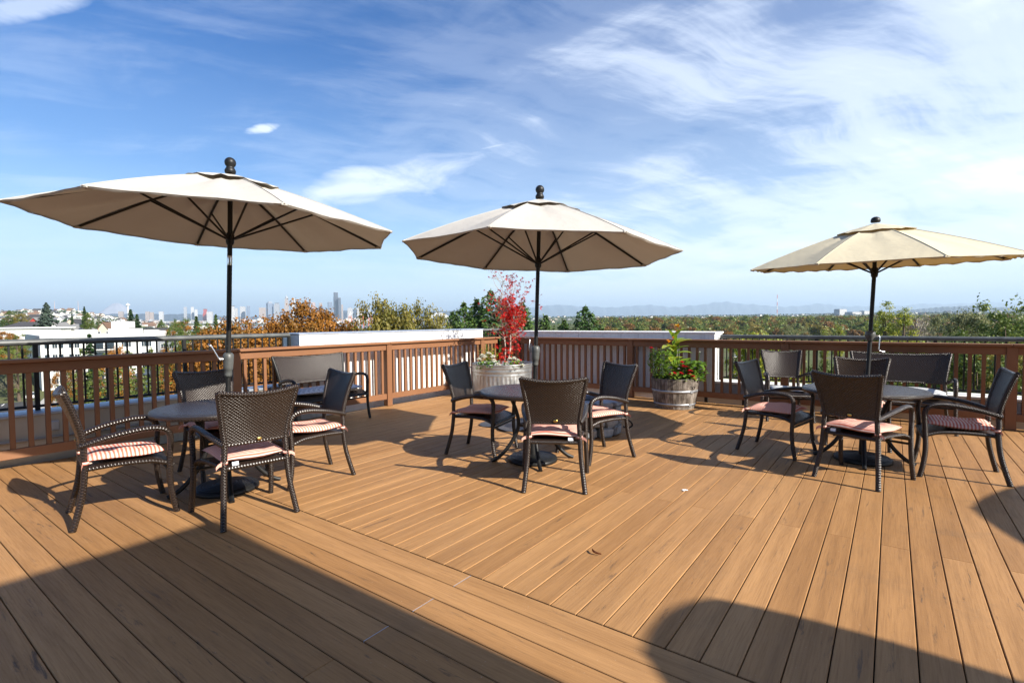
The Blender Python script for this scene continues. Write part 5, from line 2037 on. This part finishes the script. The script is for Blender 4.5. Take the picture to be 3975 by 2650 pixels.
for x0, x1, yt, yb, Y, wk, rk, kind, lab in hs_:
    a, b = sight(x0, yt, Y), sight(x1, yb, Y)
    w, cx = b.x - a.x, (a.x + b.x) / 2
    zb = min(b.z, ground(cx, Y))
    zb -= 2
    t = thing('house', lab, 'house', (cx, Y + 5, zb), R(20))
    Hs = a.z - zb
    if kind == 'gable':
        wall, roof = gable(w * .9, 10, Hs * .72, Hs * .28)
        wall.build('wall', M[wk], t)
        roof.build('roof', M[rk], t)
    elif kind == 'hip':
        MB().box(-w / 2, w / 2, -5, 5, 0, Hs * .74).build('wall', M[wk], t)
        v_ = [(-w / 2 - .5, -5.5, Hs * .74), (w / 2 + .5, -5.5, Hs * .74), (w / 2 + .5, 5.5, Hs * .74), (-w / 2 - .5, 5.5, Hs * .74), (-w * .22, 0, Hs), (w * .22, 0, Hs)]
        MB().add(v_, [(0, 1, 5, 4), (1, 2, 5), (2, 3, 4, 5), (3, 0, 4), (3, 2, 1, 0)], None).build('roof', M[rk], t)
    else:
        MB().box(-w / 2, w / 2, -5, 5, 0, Hs - .4).build('wall', M[wk], t)
        MB().box(-w / 2 - .5, w / 2 + .5, -5.6, 5.5, Hs - .39, Hs).build('roof', M['trim_white'], t)
    k = max(2, int(w / 3.2))
    for i in range(k):
        f_ = MB().box(-.6, .6, -.05, -.005, -.55, .55).build('window', M['trim_white'], t, (-w * .42 + w * .84 * i / (k - 1), -5.0, Hs * .72 - 1.5))
        MB().box(-.5, .5, -.07, -.051, -.45, .45).build('pane', M['glass'], f_)

# white blocks on the right ridge
for x0, x1, yt, Y, lab in ((1918, 1941, 711, 3100, 'tall white hospital block on the right ridge'), (1944, 1974, 717.5, 3000, 'long low white hall right of the hospital block'), (1976, 1995, 715, 3050, 'stepped white building at the right end of the hospital')):
    tower(x0, x1, yt, 'tower_white', lab, Y, .25, (), 'ridge_building', .8)

# road, pavement and cars at the lower left
rd = thing('road', 'street seen through the left railing', 'road', (0, 0, 0))
col.objects.unlink(rd)
bpy.data.objects.remove(rd)
ra = math.atan2(160 - 88, -146 + 92)
rm = MB().box(0, 110, -5.5, 5.5, -.02, .03)
road = tag(rm.build('road', M['asphalt'], None, (-86, 80, G0 + .05), ra), kind='structure')
mb = MB()
for k in range(14):
    mb.box(2 + k * 7, 5 + k * 7, -.10, .10, .034, .036)
mb.build('lane_marking', M['roadpaint'], road)
tag(MB().box(0, 110, -9.0, -5.7, -.02, .15).build('pavement', M['concrete'], None, (-86, 80, G0 + .05), ra), kind='structure')


def make_car(label, loc, rz, color, group='cars seen through the railings'):
    key = 'paint_%d_%d_%d' % tuple(int(c * 100) for c in color)
    if key not in M:
        simple(key, color, .25, .5)
    t = thing('parked_car', label, 'car', loc, rz, group)
    prof = [(-2.2, .35), (-2.25, .75), (-2.1, .92), (-1.4, .98), (2.0, .80), (2.2, .65), (2.2, .35)]
    for nm, pr_, hw, mk in (('body', prof, .88, key), ('cabin', [(-1.7, .97), (-1.2, 1.42), (.45, 1.45), (1.15, .93)], .74, 'glass')):
        n = len(pr_)
        v_ = [(x, -hw, z) for x, z in pr_] + [(x, hw, z) for x, z in pr_]
        MB().add(v_, [tuple(range(n)), tuple(range(n, 2 * n))[::-1]] + [(k, n + k, n + (k + 1) % n, (k + 1) % n) for k in range(n)], None).build(nm, M[mk], t)
    MB().cbox(-1.15, .45, -.70, .70, 1.44, 1.48, .01).build('roof', M[key], t)
    for sx in (-1.4, 1.4):
        for sy in (-.8, .8):
            MB().tube([(sx, sy - .1, .33), (sx, sy + .1, .33)], .33, 14).build('wheel', M['dark_gap'], t)
    return t


rv = Vector((math.cos(ra), math.sin(ra)))
rn_ = Vector((-rv.y, rv.x))
for k, (s_, o_, c_, lab) in enumerate(((22, 2.5, (.04, .04, .05), 'dark car on the street seen through the left railing'), (40, -3.6, (.6, .6, .6), 'white car parked by the pavement seen through the left railing'), (58, 3.0, (.62, .42, .02), 'yellow car on the street near the apartment block'))):
    q = Vector((-86, 80)) + rv * s_ + rn_ * o_
    make_car(lab, (q.x, q.y, G0 + .08), ra, c_)
for k in range(5):
    q = sight(1690 + k * 24, 770, 232 + (k % 2) * 6)
    make_car(('leftmost', 'second', 'third', 'fourth', 'rightmost')[k] + ' of five cars parked in a row beyond the right railing', (q.x, q.y, ground(q.x, q.y) + .05), .3, ((.55, .55, .55), (.4, .04, .03), (.6, .6, .6), (.05, .06, .1), (.5, .5, .52))[k])

# ------------------------------------------------------------------ trees
K = {
    'or1': (broadleaf(1, 14, 3.8, .22, 150, 120, .17, 'leaf_orange'), 14),
    'or2': (broadleaf(2, 14, 3.5, .22, 140, 120, .17, 'leaf_orange', lobes=6), 14),
    'ol1': (broadleaf(3, 14, 3.3, .22, 130, 110, .17, 'leaf_olive', lobes=6), 14),
    'gr1': (broadleaf(4, 14, 3.6, .18, 150, 110, .17, 'leaf_green'), 14),
    'gr2': (broadleaf(14, 14, 3.8, .18, 150, 110, .15, 'leaf_green', lobes=7), 14),
    'ye1': (broadleaf(5, 14, 3.4, .15, 150, 110, .16, 'leaf_yellow'), 14),
    'pa1': (broadleaf(6, 14, 3.4, .15, 90, 70, .17, 'leaf_pale', clump_r=.7), 14),
    'pop': (broadleaf(7, 16, 1.5, .06, 130, 80, .18, 'leaf_yellow', clump_r=.5, lobes=9), 16),
    'pop2': (broadleaf(8, 16, 1.3, .06, 120, 80, .18, 'leaf_yellow', clump_r=.5, lobes=9), 16),
    'spr': (conifer(1, 16, 5.4, 'leaf_spruce', 46, 12, 40, .52, .50, taper=.52, gaps=.08), 16),
    'spr2': (conifer(2, 16, 4.8, 'leaf_spruce', 46, 12, 40, .50, .42, taper=.55, gaps=.08), 16),
    'con': (conifer(3, 16, 2.9, 'leaf_conifer', 30, 10, 30, .75, .30), 16),
    'blu': (conifer(4, 16, 4.2, 'leaf_bluespruce', 28, 12, 34, .95, .22, taper=.7), 16),
    'pin': (conifer(5, 14, 3.6, 'leaf_pine', 20, 10, 34, .34, .05, taper=.5, gaps=.05), 14),
    'pin2': (conifer(6, 14, 3.2, 'leaf_pine', 20, 10, 34, .32, .0, taper=.45, gaps=.05), 14),
}


def bare_poplar(seed):
    rs = np.random.RandomState(seed)
    m = MB()
    m.tube([(0, 0, 0), (0, 0, 15)], [.2, .03], 5)
    pos = []
    for k in range(170):
        z = rs.uniform(.5, 13.5)
        a = rs.uniform(0, 6.28)
        L = rs.uniform(.8, 2.4)
        p1 = np.array([math.cos(a) * .35 * L * .9, math.sin(a) * .35 * L * .9, z + L])
        m.tube([(0, 0, z), tuple(p1)], [.035, .012], 3, 0, False)
        pos.append(p1)
    pos = np.repeat(np.array(pos), 8, 0) + rs.normal(size=(170 * 8, 3)) * [.22, .22, .5]
    v, r = leaf_quads(pos, np.full(len(pos), .55), rs, .10, 0, np.tile([0, 0, 1.0], (len(pos), 1)))
    return np_mesh('crown', v, 4, np.arange(len(v)), r, [M['twigs']]), m.mesh('trunk', M['pale_bark'])


K['bare'] = (bare_poplar(1), 15.5)


def tree(kind, x, ytop, Y, name, label, group=None, wide=1.0, zb=None):
    k, Hk = K[kind]
    top = sight(x, ytop, Y)
    z0 = ground(top.x, top.y) if zb is None else zb
    s = (top.z - z0) / Hk
    return plant_tree(k, name, label, (top.x, top.y, z0), group, s * wide, None, s)


GO = 'orange autumn trees beyond the left railing'
for i, (kd, x, yt, Y, wd_, lab) in enumerate((
        ('or1', 497, 754, 33, .75, 'orange autumn tree left of the left parasol pole, lowest of the row'),
        ('or2', 556, 739, 34, .8, 'orange autumn tree just right of the left parasol pole'),
        ('or1', 610, 747, 36, .8, 'orange autumn tree in the middle of the row before the skyline'),
        ('or2', 668, 716, 36, .8, 'orange autumn tree left of the tallest tower with a high tip'),
        ('or1', 722, 710, 37, .8, 'orange autumn tree with the highest tip, in front of the tallest tower'),
        ('or2', 778, 736, 38, .72, 'orange autumn tree at the right end of the row, before the cranes'),
        ('or1', 826, 760, 38, .6, 'low orange tree between the cranes and the white block'))):
    tree(kd, x, yt, Y, 'maple_tree', lab, GO, wd_)
for kd, x, yt, Y, wd_, lab in (('ol1', 872, 694, 36, .55, 'olive-brown tree right of the cranes with a thin high tip'), ('ol1', 905, 716, 37, .6, 'olive-brown tree in the middle of the group right of the cranes'), ('ol1', 948, 704, 37, .62, 'olive-brown tree with a dense crown right of the cranes'), ('ol1', 1003, 728, 38, .5, 'small olive-brown tree left of the dark spruces')):
    tree(kd, x, yt, Y, 'maple_tree', lab, 'olive autumn trees beyond the left railing', wd_)
GS = 'dark spruces behind the far corner'
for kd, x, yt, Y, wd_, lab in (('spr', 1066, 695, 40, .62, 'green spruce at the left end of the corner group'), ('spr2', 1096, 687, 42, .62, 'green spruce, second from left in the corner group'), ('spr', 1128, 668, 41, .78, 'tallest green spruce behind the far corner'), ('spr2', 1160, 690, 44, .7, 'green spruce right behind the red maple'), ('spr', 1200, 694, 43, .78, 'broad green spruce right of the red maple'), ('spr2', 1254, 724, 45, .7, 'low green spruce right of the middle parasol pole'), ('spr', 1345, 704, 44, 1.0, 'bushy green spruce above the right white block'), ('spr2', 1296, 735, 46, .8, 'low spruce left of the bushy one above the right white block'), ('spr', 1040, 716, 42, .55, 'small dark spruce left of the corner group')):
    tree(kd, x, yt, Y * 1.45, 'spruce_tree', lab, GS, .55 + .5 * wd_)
for kd, x, yt, Y, wd_, nm, lab in (('blu', 109, 695, 185, 1.05, 'spruce_tree', 'large blue-green spruce on the left skyline'), ('con', 196, 704, 178, .9, 'conifer_tree', 'tall dark conifer right of the large blue spruce'), ('con', 167, 718, 205, .7, 'conifer_tree', 'small pointed conifer between the blue spruce and the tall conifer'), ('con', 302, 711, 165, 1.2, 'conifer_tree', 'dark conifer in front of the observation tower'), ('con', 316, 722, 168, 1.1, 'conifer_tree', 'bushy conifer right of the observation tower'),
                               ('con', 497, 723, 90, .7, 'conifer_tree', 'pointed conifer just left of the left parasol pole'), ('con', 452, 727, 120, .9, 'conifer_tree', 'pointed conifer above the low white house'), ('gr1', 406, 737, 120, .5, 'green_tree', 'slim bright green tree right of the townhouses'), ('gr2', 432, 735, 110, .9, 'green_tree', 'green tree left of the pointed conifer'), ('or2', 420, 733, 140, .8, 'autumn_tree', 'golden tree behind the slim green tree'),
                               ('gr2', 462, 745, 85, .9, 'green_tree', 'green tree beside the orange row, left of the left pole'), ('gr1', 26, 714, 250, 1.2, 'green_tree', 'round green tree at the left edge on the rise'), ('ol1', 52, 720, 240, 1.2, 'autumn_tree', 'olive tree on the rise at the far left'), ('gr2', 228, 728, 200, 1.0, 'green_tree', 'round green tree right of the tall dark conifer'), ('gr1', 203, 719, 172, .7, 'green_tree', 'light green tree in front of the tall dark conifer'),
                               ('or1', 18, 765, 120, 1.0, 'autumn_tree', 'russet tree at the left edge below the handrail'), ('gr2', 38, 770, 110, 1.0, 'green_tree', 'green tree at the left edge below the russet one'), ('con', 205, 768, 70, .9, 'conifer_tree', 'conifer in front of the white apartment block'), ('gr1', 372, 736, 200, .6, 'green_tree', 'small tree on the shore of the bay')):
    tree(kd, x, yt, Y, nm, lab, None, wd_)
GP = 'pines below the left railing'
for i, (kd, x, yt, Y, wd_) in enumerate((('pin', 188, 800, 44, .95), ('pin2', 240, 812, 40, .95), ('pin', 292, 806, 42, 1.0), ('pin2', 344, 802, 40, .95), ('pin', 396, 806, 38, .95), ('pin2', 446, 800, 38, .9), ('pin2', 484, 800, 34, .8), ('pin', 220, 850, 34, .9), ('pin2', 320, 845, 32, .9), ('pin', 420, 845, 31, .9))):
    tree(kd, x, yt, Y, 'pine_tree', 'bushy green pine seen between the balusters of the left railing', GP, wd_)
for i, (x, yt, Y) in enumerate(((262, 806, 50), (385, 812, 48), (150, 830, 60))):
    tree('or1', x, yt, Y, 'autumn_tree', ('rust-orange tree among the pines, left of the far chair', 'rust-orange tree among the pines, behind the far chair', 'rust-orange tree at the left end of the pines')[i], None, .45)
for x, yt, Y, wd_, lab in ((575, 800, 26, .8, 'orange tree seen between the balusters left of the bench'), (640, 790, 25, .8, 'orange tree seen behind the left bench')):
    tree('or2', x, yt, Y, 'autumn_tree', lab, None, wd_)

# right side, near to far
for kd, x, yt, Y, wd_, nm, lab in (
        ('pop', 2033, 696, 92, 1.1, 'poplar_tree', 'tall yellow-green poplar right of the right parasol pole'), ('pop2', 2077, 699, 90, 1.2, 'poplar_tree', 'tall yellow-green poplar, second right of the right pole'), ('pop2', 2004, 726, 95, 1.2, 'poplar_tree', 'yellow poplar half hidden by the right parasol pole'),
        ('bare', 2106, 726, 95, 1.8, 'bare_poplar', 'bare grey poplar, left of the two'), ('bare', 2124, 730, 96, 1.8, 'bare_poplar', 'bare grey poplar, right of the two'), ('pa1', 2150, 738, 80, .6, 'pale_tree', 'pale green tree right of the bare poplars'),
        ('pa1', 2200, 736, 46, .7, 'pale_tree', 'sparse yellowish tree above the right railing'), ('pa1', 2250, 742, 44, .7, 'pale_tree', 'sparse yellow-leaved tree left of the large tree at the right edge'), ('gr2', 2335, 703, 30, .8, 'green_tree', 'large green tree at the right edge'), ('gr1', 2290, 735, 36, .8, 'green_tree', 'green tree left of the large one at the right edge'),
        ('ye1', 1705, 800, 24, .8, 'yellow_tree', 'yellow-green tree below the right railing beside the white block'), ('ye1', 1745, 815, 30, .7, 'yellow_tree', 'yellow-green tree behind the lone armchair'), ('ye1', 1815, 845, 30, .7, 'yellow_tree', 'yellow tree below the right railing right of the lone armchair'), ('or2', 1870, 862, 36, .6, 'autumn_tree', 'golden tree seen low between the right balusters'),
        ('gr1', 1905, 838, 40, .8, 'green_tree', 'green tree behind the right table seen between balusters'), ('gr2', 2010, 815, 30, .8, 'green_tree', 'green tree behind the right bench'), ('ye1', 2090, 805, 34, .7, 'yellow_tree', 'yellow-green tree behind the right end of the bench'), ('gr1', 2200, 800, 26, .8, 'green_tree', 'green tree between the balusters right of the bench'), ('gr2', 2270, 798, 24, .8, 'green_tree', 'green tree behind the last railing post'),
        ('ol1', 2350, 805, 24, .8, 'autumn_tree', 'olive tree behind the right end of the railing'), ('pop2', 1925, 742, 150, 1.2, 'poplar_tree', 'slim yellow poplar before the wooded hill'), ('pop2', 1895, 752, 150, .9, 'poplar_tree', 'small yellow poplar left of the slim one'), ('pa1', 1810, 748, 190, 1.2, 'pale_tree', 'round pale tree at the foot of the wooded hill'), ('pa1', 1845, 752, 190, 1.0, 'pale_tree', 'smaller round pale tree beside it')):
    tree(kd, x, yt, Y, nm, lab, None, wd_)

# the wooded hill: individual trees from a few low-detail kinds
F = [(broadleaf(40 + i, 13, 4.6, .08, 46, 34, 1.0, mk, clump_r=1.6, limbs=4), 13) for i, mk in enumerate(('leaf_green', 'leaf_olive', 'leaf_russet', 'leaf_green', 'leaf_pine', 'leaf_olive'))]
F.append((conifer(60, 16, 3.2, 'leaf_conifer', 16, 8, 9, 1.0, .25), 16))
FL = ['green leafy tree in the wood on the right hillside', 'olive tree in the wood on the right hillside', 'russet autumn tree in the wood on the right hillside', 'green leafy tree in the wood on the right hillside', 'yellowish green tree in the wood on the right hillside', 'olive tree in the wood on the right hillside', 'dark conifer in the wood on the right hillside']
FN = ['green_tree', 'olive_tree', 'russet_tree', 'green_tree', 'light_green_tree', 'olive_tree', 'conifer_tree']
fr = random.Random(77)
cnt = 0
while cnt < 300:
    x = fr.uniform(1380, 2400)
    Y = 385 + 330 * fr.random() ** 1.2
    q = sight(x, 740, Y)
    i = fr.choices(range(7), (4, 3, 3, 3, 3, 2, 1.2))[0]
    zb = ground(q.x, q.y) - .5
    s_ = fr.uniform(.75, 1.15)
    t = plant_tree(F[i][0], FN[i], FL[i], (q.x, q.y, zb), 'wood on the right hillside', s_, fr.uniform(0, 6.28), s_ * fr.uniform(.85, 1.1))
    cnt += 1
# and the rest of the wood around and behind them
rs = np.random.RandomState(55)
for mk, nm, n_ in (('leaf_olive', 'olive', 1000), ('leaf_green', 'green', 1300), ('leaf_russet', 'russet', 600)):
    xx = rs.uniform(1370, 2480, n_)
    Y = 390 + 800 * rs.uniform(0, 1, n_) ** 1.1
    X = (xx - 1176) / 1180 * Y
    Z = np.array([ground(a, b) for a, b in zip(X, Y)])
    per = 30
    big = np.repeat(np.stack([X, Y, Z], 1), per, 0)
    dv = rs.normal(size=(len(big), 3))
    dv /= np.linalg.norm(dv, axis=1, keepdims=True)
    sc_ = np.repeat(rs.uniform(.75, 1.25, n_), per)[:, None]
    off = dv * [3.6, 3.6, 4.2] * sc_ * rs.uniform(.6, 1, (len(big), 1)) + [0, 0, 1] * sc_ * 6.5
    v, r = leaf_quads(big + off, np.full(len(big), 2.4), rs, .85, .1, None, np.clip(np.repeat(rs.uniform(0, 1, n_), per) * .7 + rs.uniform(0, .3, len(big)), 0, 1), dv + [0, 0, .2])
    wd = obj('far_wood', np_mesh('far_wood', v, 4, np.arange(len(v)), r, [M[mk]]))
    tag(wd, 'mass of ' + nm + ' treetops filling the wood on the right hillside', 'wood', kind='stuff')
# ------------------------------------------------------------------ air
hz = MB().box(-70000, 70000, -70000, 70000, -40, 1400).build('haze', [])
hm = bpy.data.materials.new('haze_air')
hm.use_nodes = True
ht = NT(hm.node_tree)
ht.n.clear()
pv = ht.node('ShaderNodeVolumePrincipled')
pv.inputs['Color'].default_value = (0.62, 0.81, 1.0, 1)
pv.inputs['Density'].default_value = 0.000060
pv.inputs['Anisotropy'].default_value = 0.1
ho = ht.node('ShaderNodeOutputMaterial')
ht.link(pv.outputs[0], ho.inputs['Volume'])
hz.data.materials.append(hm)
tag(hz, 'thin blue haze over the far hills and the city', 'haze', kind='stuff')
